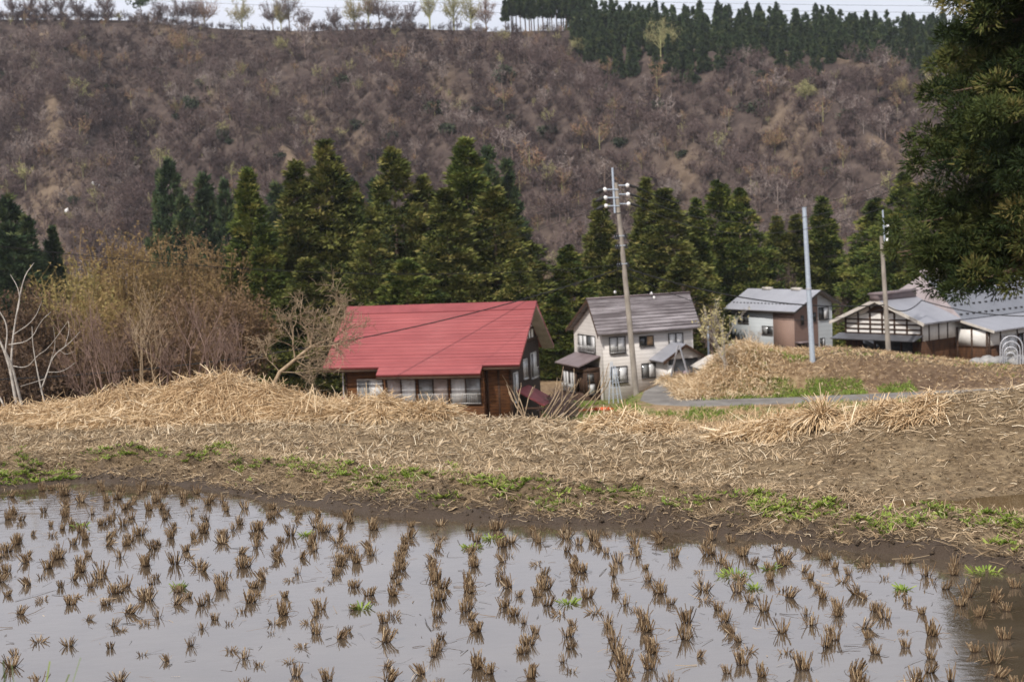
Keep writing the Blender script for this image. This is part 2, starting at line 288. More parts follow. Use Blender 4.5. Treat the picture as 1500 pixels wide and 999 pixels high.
def water_mat(name, mud0, mud1, ior=3.6):
    m, n, b = mk(name, 0.03, 0.5)
    b.inputs['IOR'].default_value = ior
    g = nd(n, 'ShaderNodeNewGeometry'); n1 = nd(n, 'ShaderNodeTexNoise', Scale=1.1, Detail=6, Roughness=0.6)
    n.links.new(g.outputs['Position'], n1.inputs[0]); r = ramp(n, [(0.35, mud0), (0.65, mud1)]); n.links.new(n1.outputs['Fac'], r.inputs[0]); n.links.new(r.outputs[0], b.inputs['Base Color'])
    mp = nd(n, 'ShaderNodeMapping', Scale=(1, 1.6, 1)); n.links.new(g.outputs['Position'], mp.inputs[0])
    n2 = nd(n, 'ShaderNodeTexNoise', Scale=7.0, Detail=3, Roughness=0.5); n.links.new(mp.outputs[0], n2.inputs[0])
    n3 = nd(n, 'ShaderNodeTexNoise', Scale=0.55, Detail=5, Roughness=0.6); n.links.new(g.outputs['Position'], n3.inputs[0]); rr = ramp(n, [(0.42, (0.02, 0.02, 0.02)), (0.66, (0.14, 0.14, 0.14))]); n.links.new(n3.outputs['Fac'], rr.inputs[0]); n.links.new(rr.outputs[0], b.inputs['Roughness'])
    bp = nd(n, 'ShaderNodeBump', Strength=0.4, Distance=0.003); n.links.new(n2.outputs['Fac'], bp.inputs['Height']); n.links.new(bp.outputs[0], b.inputs['Normal'])
    return m
M['water'] = water_mat('paddy water', (0.060, 0.043, 0.028), (0.095, 0.074, 0.054))
M['puddle'] = water_mat('muddy puddle', (0.06, 0.038, 0.016), (0.09, 0.06, 0.028))

# ------------------------------------------------------------------ ground
def interp(x, P): P = np.array(P); return np.interp(x, P[:, 0], P[:, 1])
EDGE = [(-30, 15.0), (-9, 15.2), (-6.5, 15.25), (-5.68, 15.40), (-5.28, 15.55), (-4.79, 15.72), (-3.76, 15.23), (-3.05, 14.6), (-2.45, 14.0), (-1.84, 13.5), (-1.28, 13.05), (-.69, 12.7), (-.13, 12.46), (.52, 12.14), (1.09, 11.94), (1.61, 11.56), (2.11, 11.2), (2.57, 10.84), (2.99, 10.48), (3.4, 10.19), (3.8, 9.85), (4.6, 9.0), (6, 7.6), (9, 6.0), (30, 4)]
FAR = [(-30, 23), (-7.65, 21), (-4.4, 20), (0, 18.3), (2.5, 15.9), (3.4, 14.9), (4.2, 14.1), (5.0, 13.9), (8, 14.6), (30, 16)]
def ye(x): return interp(x, EDGE) + 0.10 * (vnoise(x * 2.3, x * 0 + 5, 3) - 0.5) + 0.05 * (vnoise(x * 9, x * 0 + 2, 4) - 0.5)
PUD = [(4.35, 11.55, 0.55, 0.26), (3.35, 11.75, 0.22, 0.12), (3.55, 11.42, 0.12, 0.06)]
PUDZ = 0.165
def z_near(x, y):
    d = (y - ye(x)) * 0.9
    z = -0.30 + 0.27 * ss((d + 0.35) / 0.35) + 0.075 * ss((d + 0.02) / 0.14) + 0.125 * ss((d - 0.08) / 0.75)
    z = np.where(d > 0.2, z - 0.03 * ss((d - 1.0) / 0.8), z)
    rise = 0.56 * ss((x - 2.0) / 2.6) * ss((y - 11.95) / 2.4) + 0.22 * ss((x - 3.2) / 3) * ss((y - 12.5) / 2)
    z = z + rise
    land = ss((d - 0.02) / 0.28)
    lump = fbm(x * 2.4, y * 2.4, 11, 4) * 0.13 + fbm(x * 7, y * 7, 21, 4) * 0.10 + np.maximum(fbm(x * 4.5, y * 4.5, 35, 4), 0) * 0.24 * (1 - ss((d - 1.0) / 0.4))
    z = z + land * lump * (0.8 + 1.0 * (1 - ss((d - 0.9) / 0.5)))
    for (px, py, rx, ry) in PUD:
        q = ((x - px) / rx) ** 2 + ((y - py) / ry) ** 2
        z = np.where(q < 5, z * ss((q - 0.6) / 4.2) + (PUDZ - 0.05 + 0.35 * lump) * (1 - ss((q - 0.6) / 4.2)), z)
    f = y - interp(x, FAR)
    z = z - 1.25 * np.maximum(f - 0.1, 0) ** 1.0 * ss(f / 0.8)
    z = np.where(y < 6.0, np.maximum(z, -0.30 + 0.78 * ss((5.4 - y) / 0.8) + 0.4 * ss((3.5 - y) / 3)), z)
    return z
def add_attr(o, name, vals):
    a = o.data.attributes.new(name, 'FLOAT', 'POINT'); a.data.foreach_set('value', np.asarray(vals, np.float32).ravel())
def grid_obj(name, xs, ys, zf, mat, kind='structure'):
    X, Y = np.meshgrid(xs, ys); Z = zf(X, Y); nx = len(xs)
    i = np.arange(len(ys) - 1)[:, None]; j = np.arange(nx - 1)[None]
    Fq = np.stack([i * nx + j, i * nx + j + 1, (i + 1) * nx + j + 1, (i + 1) * nx + j], -1).reshape(-1, 4)
    mb = MB(); mb.add(np.stack([X, Y, Z], -1), Fq); o = mb.build(name, mat, smooth=True); tag(o, kind=kind)
    return o, X, Y, Z
def spaced(parts):
    out = []
    for a, b, s in parts: out.append(np.arange(a, b - 1e-6, s))
    out.append([parts[-1][1]]); return np.concatenate(out)
o, X, Y, Z = grid_obj('ground', spaced([(-40, -10, 1.0), (-10, 8, 0.055), (8, 40, 1.0)]), spaced([(-25, 3, 1.0), (3, 9, 0.15), (9, 22.5, 0.055), (22.5, 26, 0.3)]), z_near, M['soil'])
d = Y - ye(X); wetv = (1 - ss((d - 0.10) / 0.45)) * 0.95 + 0.25 * (1 - ss((d - 0.8) / .6))
for (px, py, rx, ry) in PUD:
    q = ((X - px) / rx) ** 2 + ((Y - py) / ry) ** 2; wetv = np.maximum(wetv, 0.9 * (1 - ss((q - 1.0) / 2.5)))
wetv = np.clip(wetv + 0.8 * fbm(X * 2, Y * 2, 31, 3) * (wetv > 0.02), 0, 1)
add_attr(o, 'wet', wetv)

mb = MB(); xs = np.linspace(-30, 12, 43); ys = np.linspace(4, 17, 14); Xg, Yg = np.meshgrid(xs, ys)
i = np.arange(13)[:, None]; j = np.arange(42)[None]
mb.add(np.stack([Xg, Yg, Xg * 0], -1), np.stack([i * 43 + j, i * 43 + j + 1, (i + 1) * 43 + j + 1, (i + 1) * 43 + j], -1).reshape(-1, 4))
tag(mb.build('water', M['water']), kind='structure')
for ip, (px, py, rx, ry) in enumerate(PUD):
    a = np.linspace(0, 2 * math.pi, 25)[:-1]; mb = MB()
    mb.add(np.stack([px + 1.55 * rx * np.cos(a), py + 1.55 * ry * np.sin(a), a * 0 + PUDZ - 0.012 - .004 * ip], -1), [list(range(24))])
    tag(mb.build('puddle', M['puddle']), kind='structure')

# mid slope with lane, apron and mound
PROF = [(-60, -4.6), (20, -4.6), (26, -4.9), (45, -7.4), (70, -9.6), (90, -10.5), (94, -10.25), (95, -10.0), (98.5, -9.9), (106, -9.6), (114, -9.85), (122, -11.0), (140, -11.8), (170, -13.4), (230, -22), (300, -35), (345, -42)]
def z_mid(x, y):
    z = interp(y, PROF)
    lft = ss((8.6 + 0.36 * np.clip(y - 101, 0, 14) - x) / 2.4)
    low = interp(y, [(-60, -4.6), (20, -4.6), (45, -8), (75, -10.6), (90, -10.9), (110, -11.4), (125, -11.8), (140, -12.2), (170, -14.5), (230, -23), (300, -35), (345, -42)])
    z = z * (1 - lft) + low * lft
    z = z - 3.0 * ss((-16 - x) / 14) * ss((y - 40) / 40)
    md = 2.15 * ss((x - 12.3 - 0.12 * (y - 100) - .42 * np.clip(y - 103.5, 0, 12)) / 2.5) * ss((y - 98.5) / 4.6) * (1 - ss((x - 24) / 15) * 0.92) * (.86 + .34 * np.exp(-((x - 17.3) / 2.8) ** 2)) * (1 - ss((y - 113) / 7))
    z = z + md
    rough = ss((y - 24) / 5) * np.where((x > 7) & (y > 94.5) & (y < 98.8), 0.15, 1.0)
    z = z + fbm(x * 0.6, y * 0.6, 41, 4) * 0.35 * rough * np.where((x > 7) & (x < 17) & (y > 98) & (y < 113) & (md < 0.05), 0.2, 1)
    return z
ym = spaced([(-60, 20, 8), (20, 84, 2.0), (84, 122, 0.33), (122, 180, 2.0), (180, 345, 7)])
xm = spaced([(-200, -40, 8), (-40, 2, 1.5), (2, 48, 0.33), (48, 80, 2), (80, 200, 8)])
o, X, Y, Z = grid_obj('slope', xm, ym, z_mid, M['mid'])
mound = (X > 13) & (Y > 98.6)
soilm = ss((X - 19 - 0.3 * (Y - 104)) / 7) * (Y > 98.5) * 0.9 + 0.35 * (Y > 106) + 0.25 * (Y < 93)
green = 0.95 * ((Y > 91) & (Y < 94.8) & (X > 4)) + 0.95 * ((X < 9.3) & (X > 2) & (Y > 80) & (Y < 116)) + 0.9 * (mound & (Y < 102) & (X < 24)) * ss((101.2 - Y) / 1.5) + 0.12 * (mound & (Y >= 103))
add_attr(o, 'soilmask', np.clip(soilm + fbm(X * .4, Y * .4, 8, 3), 0, 1)); add_attr(o, 'greenmask', np.clip(green, 0, 1))

def strip_sheet(name, A, Bq, n_long, n_cross, lift, mat):
    def res(P, n):
        P = np.array(P, float); s = np.concatenate([[0], np.cumsum(np.linalg.norm(np.diff(P, axis=0), axis=1))]); t = np.linspace(0, s[-1], n)
        return np.stack([np.interp(t, s, P[:, k]) for k in (0, 1)], -1)
    a, b = res(A, n_long), res(Bq, n_long); t = np.linspace(0, 1, n_cross)[:, None, None]
    P = a[None] * (1 - t) + b[None] * t; Zs = z_mid(P[..., 0], P[..., 1])
    for _ in range(3): Zs = np.maximum(Zs, np.pad(Zs, 1, 'edge')[1:-1, 2:] * .5 + np.pad(Zs, 1, 'edge')[1:-1, :-2] * .5)
    V = np.concatenate([P, (Zs + lift)[..., None]], -1); V[0, :, 2] -= .3; V[-1, :, 2] -= .3; i = np.arange(n_cross - 1)[:, None]; j = np.arange(n_long - 1)[None]
    mb = MB(); mb.add(V, np.stack([i * n_long + j, i * n_long + j + 1, (i + 1) * n_long + j + 1, (i + 1) * n_long + j], -1).reshape(-1, 4))
    return tag(mb.build(name, mat, smooth=True), kind='structure')
strip_sheet('road', [(60, 94.6), (46, 94.7), (30, 94.9), (18, 95.1), (12, 95.6), (9.6, 97.2), (8.7, 99.4), (9.3, 103), (10.7, 106), (12.2, 109.0), (13.4, 111.5)],
            [(60, 97.6), (46, 97.6), (30, 97.5), (20, 97.6), (15, 98.0), (13.0, 98.9), (12.6, 100.5), (13.2, 103), (14.8, 106), (16.4, 109), (17.8, 111.5)], 260, 30, 0.06, M['road'])

# hill
RIDGE = [(-700, 108), (-400, 104), (-206, 98.5), (-155, 96), (-113, 90.5), (-80, 88), (-45, 88), (1.5, 84), (35, 83.5), (60, 82), (182, 71), (420, 56), (700, 54)]
def z_hill(x, y):
    zr = interp(x, RIDGE); t = (y - 330) / 270.0
    prof = interp(t, [(-0.2, -0.02), (0, 0), (0.12, 0.06), (0.5, 0.47), (0.8, 0.80), (0.95, 0.965), (1.0, 1.0), (1.15, 1.0), (1.5, 0.9), (2.0, 0.6)])
    z = -42 + (zr + 42) * prof
    u = (x + 0.55 * (y - 450)) / 62.0 + 0.5 * fbm(x / 90, y / 90, 51, 2) * 2
    rg = np.abs(((u % 1.0) * 2) - 1)
    amp = ss(t / 0.3) * (1 - ss((t - 0.72) / 0.25))
    z = z + amp * ((rg - 0.5) * 20 + fbm(x / 55, y / 55, 61, 3) * 18) + fbm(x / 9, y / 9, 71, 3) * 1.5 * np.clip(1 - np.abs(t - 0.5), 0, 1)
    return z
def hit(u, v, zf, y0, y1, n=1500):
    Ys = np.linspace(y0, y1, n); P = np.array([at(u, v, q) for q in (y0, y1)]); t = ((Ys - y0) / (y1 - y0))[:, None]
    Q = P[0] * (1 - t) + P[1] * t; b = Q[:, 2] < zf(Q[:, 0], Q[:, 1])
    k = int(np.argmax(b)) if b.any() else n - 1
    return np.array([Q[k, 0], Q[k, 1], float(zf(Q[k, 0], Q[k, 1]))])
EARTH = [(hit(u, v, z_hill, 325, 640), r) for (u, v, r) in ((372, 165, 7), (392, 188, 9), (425, 205, 10), (458, 178, 6), (475, 215, 7), (515, 235, 6), (1145, 190, 6), (1165, 205, 5), (1000, 245, 6), (75, 300, 12), (200, 295, 10), (650, 120, 4), (660, 165, 6))]
def earthmask(x, y):
    e = ss((fbm(x / 26 + (y / 60), y / 34, 81, 4) - 0.22) / 0.12) * 0.35
    u = (x + 0.55 * (y - 450)) / 62.0 + 0.5 * fbm(x / 90, y / 90, 51, 2) * 2; rg = np.abs(((u % 1.0) * 2) - 1); e = np.maximum(e, .55 * ss((rg - .80) / .15) * ss((vnoise(x / 30, y / 22, 19) - .52) / .2))
    for p, r in EARTH: e = np.maximum(e, 0.42 * np.exp(-((x - p[0]) ** 2 + (y - p[1]) ** 2 * 0.35) / r ** 2) * (0.55 + .8 * vnoise(x / 5, y / 5, 9)))
    return np.clip(e, 0, 1)
o, X, Y, Z = grid_obj('hill', spaced([(-640, -300, 20), (-300, 300, 3.0), (300, 640, 20)]), spaced([(290, 620, 2.5), (620, 760, 14)]), z_hill, M['hill'])
add_attr(o, 'earth', earthmask(X, Y))

def hit(u, v, zf, y0, y1, n=1500):
    Ys = np.linspace(y0, y1, n); P = np.array([at(u, v, q) for q in (y0, y1)]); t = ((Ys - y0) / (y1 - y0))[:, None]
    Q = P[0] * (1 - t) + P[1] * t; b = Q[:, 2] < zf(Q[:, 0], Q[:, 1])
    k = int(np.argmax(b)) if b.any() else n - 1
    return np.array([Q[k, 0], Q[k, 1], float(zf(Q[k, 0], Q[k, 1]))])

# ------------------------------------------------------------------ tree kit
def rot_dirs(rng, n, up=0.0):
    d = rng.normal(size=(n, 3)); d[:, 2] += up; return d / np.linalg.norm(d, axis=1)[:, None]
def leaf_tris(mb, pos, dirs, length, width, tint, rng, m=0):
    """narrow leaf / twig triangles: base either side of pos, tip along dirs"""
    n = len(pos); side = np.cross(dirs, rng.normal(size=(n, 3))); side /= np.linalg.norm(side, axis=1)[:, None] + 1e-9
    length = np.broadcast_to(length, (n,))[:, None]; width = np.broadcast_to(width, (n,))[:, None]
    V = np.stack([pos - side * width / 2, pos + side * width / 2, pos + dirs * length], 1)
    mb.add(V.reshape(-1, 3), np.arange(3 * n).reshape(-1, 3), m, tint)

def cedar_crown(seed, h, r, nc, nl, ls, base=0.06, power=0.8, lean=0.0, clump=0.62, hole=0.0):
    rng = np.random.default_rng(seed); mb = MB(); ph = rng.uniform(0, 6.28, 4)
    t = base + (1 - base) * (1 - np.sqrt(rng.uniform(0, 1, nc))) if True else 0
    t = np.concatenate([t, np.linspace(0.82, 0.995, max(8, nc // 22))]); n = len(t)
    ang = rng.uniform(0, 2 * math.pi, n)
    prof = np.minimum(1.3 * (1 - t) ** .9, (1 - t) ** (power - .1)) * (0.86 + 0.13 * np.sin(2 * ang + ph[0] + 5 * t) + 0.10 * np.sin(3 * ang + 11 * t + ph[1])) * np.clip((t - base) / 0.10 + 0.72, 0, 1)
    tier = 0.86 + 0.20 * np.sin(t * 2 * math.pi * (h / 2.1) + ang)
    rad = r * prof * tier * (0.55 + 0.45 * rng.uniform(0, 1, n) ** 0.5) + 0.05
    C = np.stack([rad * np.cos(ang), rad * np.sin(ang), t * h - 0.16 * rad], -1)
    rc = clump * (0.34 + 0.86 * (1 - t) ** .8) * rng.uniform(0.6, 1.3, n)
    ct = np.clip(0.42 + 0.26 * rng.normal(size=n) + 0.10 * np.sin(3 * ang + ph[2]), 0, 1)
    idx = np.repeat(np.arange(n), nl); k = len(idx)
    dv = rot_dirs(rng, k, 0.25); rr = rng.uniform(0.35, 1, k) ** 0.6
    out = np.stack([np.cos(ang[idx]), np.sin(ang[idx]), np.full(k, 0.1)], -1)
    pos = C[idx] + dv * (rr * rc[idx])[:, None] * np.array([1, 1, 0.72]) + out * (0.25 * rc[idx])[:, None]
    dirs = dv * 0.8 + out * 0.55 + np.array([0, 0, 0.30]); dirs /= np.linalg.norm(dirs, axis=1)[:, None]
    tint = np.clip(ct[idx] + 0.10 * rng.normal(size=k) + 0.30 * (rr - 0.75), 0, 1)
    leaf_tris(mb, pos, dirs, ls * rng.uniform(0.6, 1.2, k), ls * 0.52, tint, rng)
    return mb
def cedar_trunk(h, r):
    mb = MB(); mb.tube([(0, 0, -1.5), (0, 0, h * 0.1), (0.05, 0, h * 0.5), (0, 0, h * 0.93)], [r, r * 0.9, r * 0.5, r * 0.1], 8); return mb

def make_cedar(name, seed, h, r, mat, nc=270, nl=64, ls=0.42, label='', cat='tree', group=None, **k):
    root = empty(name, (0, 0, 0), 0, label, cat, group)
    cedar_crown(seed, h, r, nc, nl, ls, **k).build('crown', mat, root); cedar_trunk(h, h * 0.016).build('trunk', M['bark'], root)
    return root

def branch_mb(mb, rng, p, d, ln, rad, depth, maxd, nchild=(3, 5), spread=0.75, up=0.25, wob=0.22, m=0, t=0.5, shrink=0.62, collect=None, sides=(6, 4, 3, 3, 3), minr=0.003):
    k = 5; pts = [np.array(p, float)]; dd = np.array(d, float); dd /= np.linalg.norm(dd)
    for i in range(k):
        dd = dd + rng.normal(size=3) * wob * 0.5 + np.array([0, 0, up * 0.22]); dd /= np.linalg.norm(dd); pts.append(pts[-1] + dd * ln / k)
    r1 = max(rad * (0.55 if depth < maxd else 0.3), minr); mb.tube(pts, np.linspace(max(rad, minr), r1, k + 1), sides[min(depth, 4)], m, t, cap=False)
    if collect is not None and depth >= maxd - 1: collect.extend([(q, dd.copy()) for q in pts[2:]])
    if depth >= maxd: return
    for c in range(rng.integers(nchild[0], nchild[1] + 1)):
        f = rng.uniform(0.35, 1.0); i = min(int(f * k), k - 1); q = pts[i] * (1 - (f * k - i)) + pts[i + 1] * (f * k - i)
        a = rot_dirs(rng, 1)[0]; nd_ = dd * (1 - spread * 0.5) + a * spread * 0.8 + np.array([0, 0, up * 0.5])
        branch_mb(mb, rng, q, nd_, ln * shrink * rng.uniform(0.7, 1.2), rad * 0.55, depth + 1, maxd, nchild, spread, up, wob, m, t, shrink, collect, sides, minr)

def bare_template(seed, h=9.0, r=3.6, nl=13, nt=20, tw=0.085, slim=1.0, trunk_t=0.62, bud=0):
    """a leafless broadleaf tree seen from far: pale trunk, rising limbs, a cloud of fine twigs (tint: offset from the tree's own colour)"""
    rng = np.random.default_rng(seed); mb = MB(); mb.tube([(0, 0, -0.6), (0.1, 0, h * 0.35), (0, 0.1, h * 0.75)], [h * .018, h * .013, h * .005], 4, 0, 0.12, cap=False)
    P, D, Ln = [], [], []
    for i in range(nl):
        z0 = h * rng.uniform(0.20, 0.48); e_ = rot_dirs(rng, 1, 0.35)[0]; e_[2] = max(e_[2], -0.35); q_ = rng.uniform(0.7, 1.0)
        p0 = np.array([0, 0, z0]); p2 = np.array([r * slim * e_[0] * q_, r * slim * e_[1] * q_, max(h * (0.60 + 0.38 * e_[2] * q_), z0 + 0.06 * h)]); p1 = (p0 + p2) / 2 + np.array([0.22 * p2[0], 0.22 * p2[1], -0.05 * h])
        s = np.linspace(0, 1, 5)[:, None]; c = (1 - s) ** 2 * p0 + 2 * s * (1 - s) * p1 + s * s * p2
        mb.tube(c, np.linspace(h * .007, h * .002, 5), 3, 0, 0.08, cap=False)
        f = rng.uniform(0.25, 1, nt)[:, None]; q = (1 - f) ** 2 * p0 + 2 * f * (1 - f) * p1 + f * f * p2
        dv = rot_dirs(rng, nt, 0.75); P.append(q); D.append(dv); Ln.append(r * rng.uniform(0.22, 0.5, nt))
        q2 = q + dv * (Ln[-1] * 0.5)[:, None]; P.append(q2); D.append(rot_dirs(rng, nt, 0.8)); Ln.append(r * rng.uniform(0.12, 0.3, nt))
    P = np.vstack(P); D = np.vstack(D); Ln = np.concatenate(Ln)
    leaf_tris(mb, P, D, Ln, tw, rng.normal(size=len(P)) * 0.03, rng)
    if bud:
        i = rng.integers(0, len(P), bud); q = P[i] + D[i] * (Ln[i] * rng.uniform(0.2, 1.05, bud))[:, None]
        leaf_tris(mb, q, rot_dirs(rng, bud, 0.3), 0.26, 0.17, 0.02 + rng.normal(size=bud) * 0.05, rng)
    return mb
def mb_arrays(mb):
    V = np.vstack(mb.v); T, TT = [], []
    for f, t in zip(mb.f, mb.t):
        if f.shape[1] == 3: T.append(f); TT.append(t)
        else:
            T.append(f[:, :3]); T.append(f[:, [0, 2, 3]]); TT.append(t); TT.append(t)
    return V, np.vstack(T), np.concatenate(TT)

# ------------------------------------------------------------------ far hillside woodland (one mass of bare trees)
rng = np.random.default_rng(7)
TMP = [mb_arrays(bare_template(100 + i, h=8.8, r=3.9, nl=10, nt=13, tw=0.17)) for i in range(10)]
N = 13000
yy = 322 + 274 * rng.uniform(0, 1, N) ** 0.9; xx = rng.uniform(-1, 1, N) * (yy * 0.405 + 14) + 0
em = earthmask(xx, yy); keep = rng.uniform(0, 1, N) > em * 0.9
CB = [(u, v) for u, v in ((835, 62), (850, 80), (900, 102), (950, 92), (1000, 98), (1050, 86), (1100, 86), (1150, 88), (1200, 92), (1300, 94), (1390, 98), (1480, 98))]
CB = [(q[0], q[1]) for q in [hit(u, v, z_hill, 400, 640) for u, v in CB]]; CB = [(26, 612)] + [(x_, y_ - 14) for x_, y_ in CB] + [(400, CB[-1][1] - 14)]
nb_ = 420; xx = np.concatenate([xx, np.where(rng.uniform(size=nb_) < .62, rng.uniform(-225, -118, nb_), np.where(rng.uniform(size=nb_) < .7, rng.uniform(-78, -30, nb_), rng.uniform(-225, 45, nb_)))]); yy = np.concatenate([yy, rng.uniform(590, 606, nb_)]); keep = np.concatenate([keep, np.ones(nb_, bool)])
conif_zone = yy > interp(xx, CB)
keep &= ~conif_zone; xx, yy = xx[keep], yy[keep]; zz = z_hill(xx, yy)
sp = fbm(xx / 45, yy / 60, 91, 3) + 0.07 * rng.normal(size=len(xx))
u_ = (xx + 0.55 * (yy - 450)) / 62.0 + fbm(xx / 90, yy / 90, 51, 2); rg_ = np.abs(((u_ % 1.0) * 2) - 1)
base = np.clip(0.33 + 0.8 * sp + 0.20 * (rg_ - .5), 0.10, 0.62); u1 = rng.uniform(0, 1, len(xx))
base = np.where(yy > 574, np.minimum(base, .16), base); base = np.where(u1 < 0.05, 0.85, base); base = np.where((u1 > 0.05) & (u1 < 0.075), 0.95, base); base = np.where((u1 > 0.5) & (u1 < 0.62), 0.66, base)
scl = np.exp(rng.normal(size=len(xx)) * 0.25) * 0.76; scl *= np.where(rng.uniform(0, 1, len(xx)) < 0.3, 0.6, 1.0) * np.where(yy > 570, .62, 1.0) * np.where(yy > 590, .95 * (.5 + fbm(xx / 14, yy * 0, 5, 3) + .5), 1.0)
wood = MB()
for ti, (V, T, TT) in enumerate(TMP):
    s = np.where((np.arange(len(xx)) % len(TMP)) == ti)[0]; a = rng.uniform(0, 6.28, len(s)); c, sn = np.cos(a), np.sin(a)
    k = scl[s]; kz = k * rng.uniform(0.8, 1.15, len(s))
    VX = (V[None, :, 0] * c[:, None] - V[None, :, 1] * sn[:, None]) * k[:, None] + xx[s][:, None]
    VY = (V[None, :, 0] * sn[:, None] + V[None, :, 1] * c[:, None]) * k[:, None] + yy[s][:, None]
    VZ = V[None, :, 2] * kz[:, None] + zz[s][:, None]
    FF = (T[None] + (np.arange(len(s)) * len(V))[:, None, None]).reshape(-1, 3)
    wood.add(np.stack([VX, VY, VZ], -1).reshape(-1, 3), FF, 0, np.clip(base[s][:, None] + TT[None], 0.01, 1).ravel())
tag(wood.build('bare_woodland', M['twig']), kind='stuff')

# evergreen bushes and conifers scattered on the far slope
def ever_mesh(seed, r=3.0):
    rng = np.random.default_rng(seed); mb = MB(); C = rng.normal(size=(16, 3)) * np.array([r * .5, r * .5, r * .28]) + np.array([0, 0, r * 0.75]); ct = rng.uniform(0.1, 0.9, 16)
    i = rng.integers(0, 16, 900); d_ = rot_dirs(rng, 900, 0.2)
    leaf_tris(mb, C[i] + d_ * r * 0.42 * rng.uniform(.5, 1, 900)[:, None], d_, 0.9, 0.5, np.clip(ct[i] + .1 * rng.normal(size=900), 0, 1), rng)
    return mb
ev = [tag(ever_mesh(300 + i).build('evergreen_bush', M['ever']), 'dark green evergreen bush among the bare grey trees of the far slope', 'bush', 'dark evergreen bushes on the far slope') for i in range(3)]
EVP = [(270, 150), (300, 128), (285, 160), (262, 175), (150, 135), (500, 128), (508, 112), (520, 190), (740, 118), (410, 235), (120, 180), (35, 175), (580, 205), (640, 165), (870, 170), (905, 215), (960, 165), (1020, 120), (1060, 105), (1110, 165), (1150, 285), (1265, 92), (1290, 150), (1185, 130), (800, 200), (700, 165), (330, 205), (560, 235), (1000, 230), (880, 140), (655, 200), (230, 110), (1240, 180), (100, 75)]
rng = np.random.default_rng(17); EVP += [(float(rng.uniform(0, 1320)), float(rng.uniform(75, 300))) for _ in range(16)]
for i, (u, v) in enumerate(EVP):
    p = hit(u, v, z_hill, 330, 640); e = ev[i] if i < 3 else ev[i % 3].copy()
    if i >= 3: col.objects.link(e)
    s = (0.40 + 0.65 * ((i * 37) % 11) / 11.0) * (.75 if i > 33 else 1); e.location = p; e.scale = (s * 1.2, s * 1.2, s); e.rotation_euler.z = i * 1.3

# cedar plantation along the ridge: every tree its own object
pl = [tag(cedar_crown(400 + i, 15, 3.3, 110, 26, 0.95, base=0.05, power=0.75, clump=0.85).build('plantation_cedar', M['cedar_far']), 'dark green plantation cedar in the dense stand along the ridge top', 'tree', 'dark cedars of the ridge plantation') for i in range(4)]
def bare_stem_cedar(seed):
    mb = cedar_crown(seed, 17, 2.5, 80, 26, 0.95, base=0.38 + .06 * (seed % 4), power=0.6, clump=0.8); mb.m = [np.zeros(len(q), np.int32) for q in mb.m]
    mb.tube([(0, 0, -1), (0, 0, 9), (0, 0, 14)], [0.28, 0.22, 0.1], 5, 1); return mb
ps = [tag(bare_stem_cedar(420 + i).build('plantation_cedar', [M['cedar_far'], M['bark']]), 'ridge cedar on a tall bare stem with bright sky between the stems', 'tree', 'bare stemmed cedars at the left end of the plantation') for i in range(4)]
rng = np.random.default_rng(12); PLN = []
for row in range(14):
    yb = 524 + row * 7.6
    for x in np.arange(33, 200, 6.4):
        xb = x + rng.uniform(-2, 2); y = yb + rng.uniform(-3, 3)
        if y < float(interp(xb, CB)) + 2 or y > 634 or x > .36 * y + 6: continue
        PLN.append((xb, y))
pass
PLN = sorted(PLN, key=lambda q: q[1])[:285]
for i, (x, y) in enumerate(PLN):
    o = pl[i] if i < 4 else pl[i % 4].copy()
    if i >= 4: col.objects.link(o)
    s = rng.uniform(0.66, 0.98); o.location = (x, y, float(z_hill(x, y)) - 0.5); o.scale = (s, s, s * rng.uniform(0.9, 1.12)); o.rotation_euler.z = rng.uniform(0, 6)
for i, u in enumerate([741, 750, 757, 763, 770, 776, 783, 789, 796, 803, 809, 816, 823, 830, 836, 842, 848, 854, 860, 752, 779, 806, 826]):
    o = ps[i] if i < 4 else ps[i % 4].copy()
    if i >= 4: col.objects.link(o)
    y = 601 + (i * 7 % 5); x = at(u, 50, y)[0]; o.location = (x, y, float(z_hill(x, y)) - 0.5); s = 0.84 + 0.30 * ((i * 5) % 7) / 7; o.scale = (s, s, s); o.rotation_euler.z = i * 1.1

# individual bare trees standing against the sky along the ridge, and single coloured crowns on the slope
RT = [(20, 26, 8, .46, 0), (45, 30, 9, .44, 0), (70, 28, 8, .5, 0), (92, 32, 9, .46, 0), (115, 30, 8, .42, 0), (155, 32, 11, .56, 0), (235, 22, 10, .5, 0), (262, 26, 12, .48, 0), (300, 32, 14, .8, 1), (283, 30, 12, .5, 0), (355, 34, 12, .93, 1), (400, 36, 11, .55, 0), (424, 42, 13, .58, 0), (412, 30, 9, .93, 1), (447, 24, 8, .5, 0), (491, 26, 9, .5, 0), (520, 36, 11, .92, 1), (540, 42, 12, .88, 1), (556, 40, 12, .58, 0), (576, 28, 11, .5, 0), (602, 27, 11, .5, 0), (630, 46, 9, .95, 1), (665, 50, 13, .95, 1), (690, 44, 12, .94, 1), (712, 38, 11, .75, 1), (208, 0, 0, 0, 0)]
LBL = {0: ['small grey bare tree', 'tall grey bare tree', 'wide grey bare tree', 'slim brown bare tree'], 1: ['yellow green budding tree', 'slim yellow green budding tree', 'wide yellow green budding tree', 'pale yellowish budding tree']}
WHERE = ['at the far left end', 'second from the left', 'third from the left', 'fourth from the left', 'fifth from the left', 'alone left of the ridge pine', 'just right of the ridge pine', 'two trees right of the ridge pine', 'with a pale crown left of the gap', 'behind the first yellowish crown', 'alone between two sky gaps', 'left of the pair', 'tallest of the close trio', 'front of the close trio', 'smallest right of the trio', 'alone in the middle gap', 'left edge of the big clump', 'middle of the big clump', 'right edge of the big clump', 'low and spreading after the clump', 'low beside the slim yellow tree', 'alone and upright near the middle', 'largest of the yellow trees', 'beside the largest yellow tree', 'last before the cedar plantation']
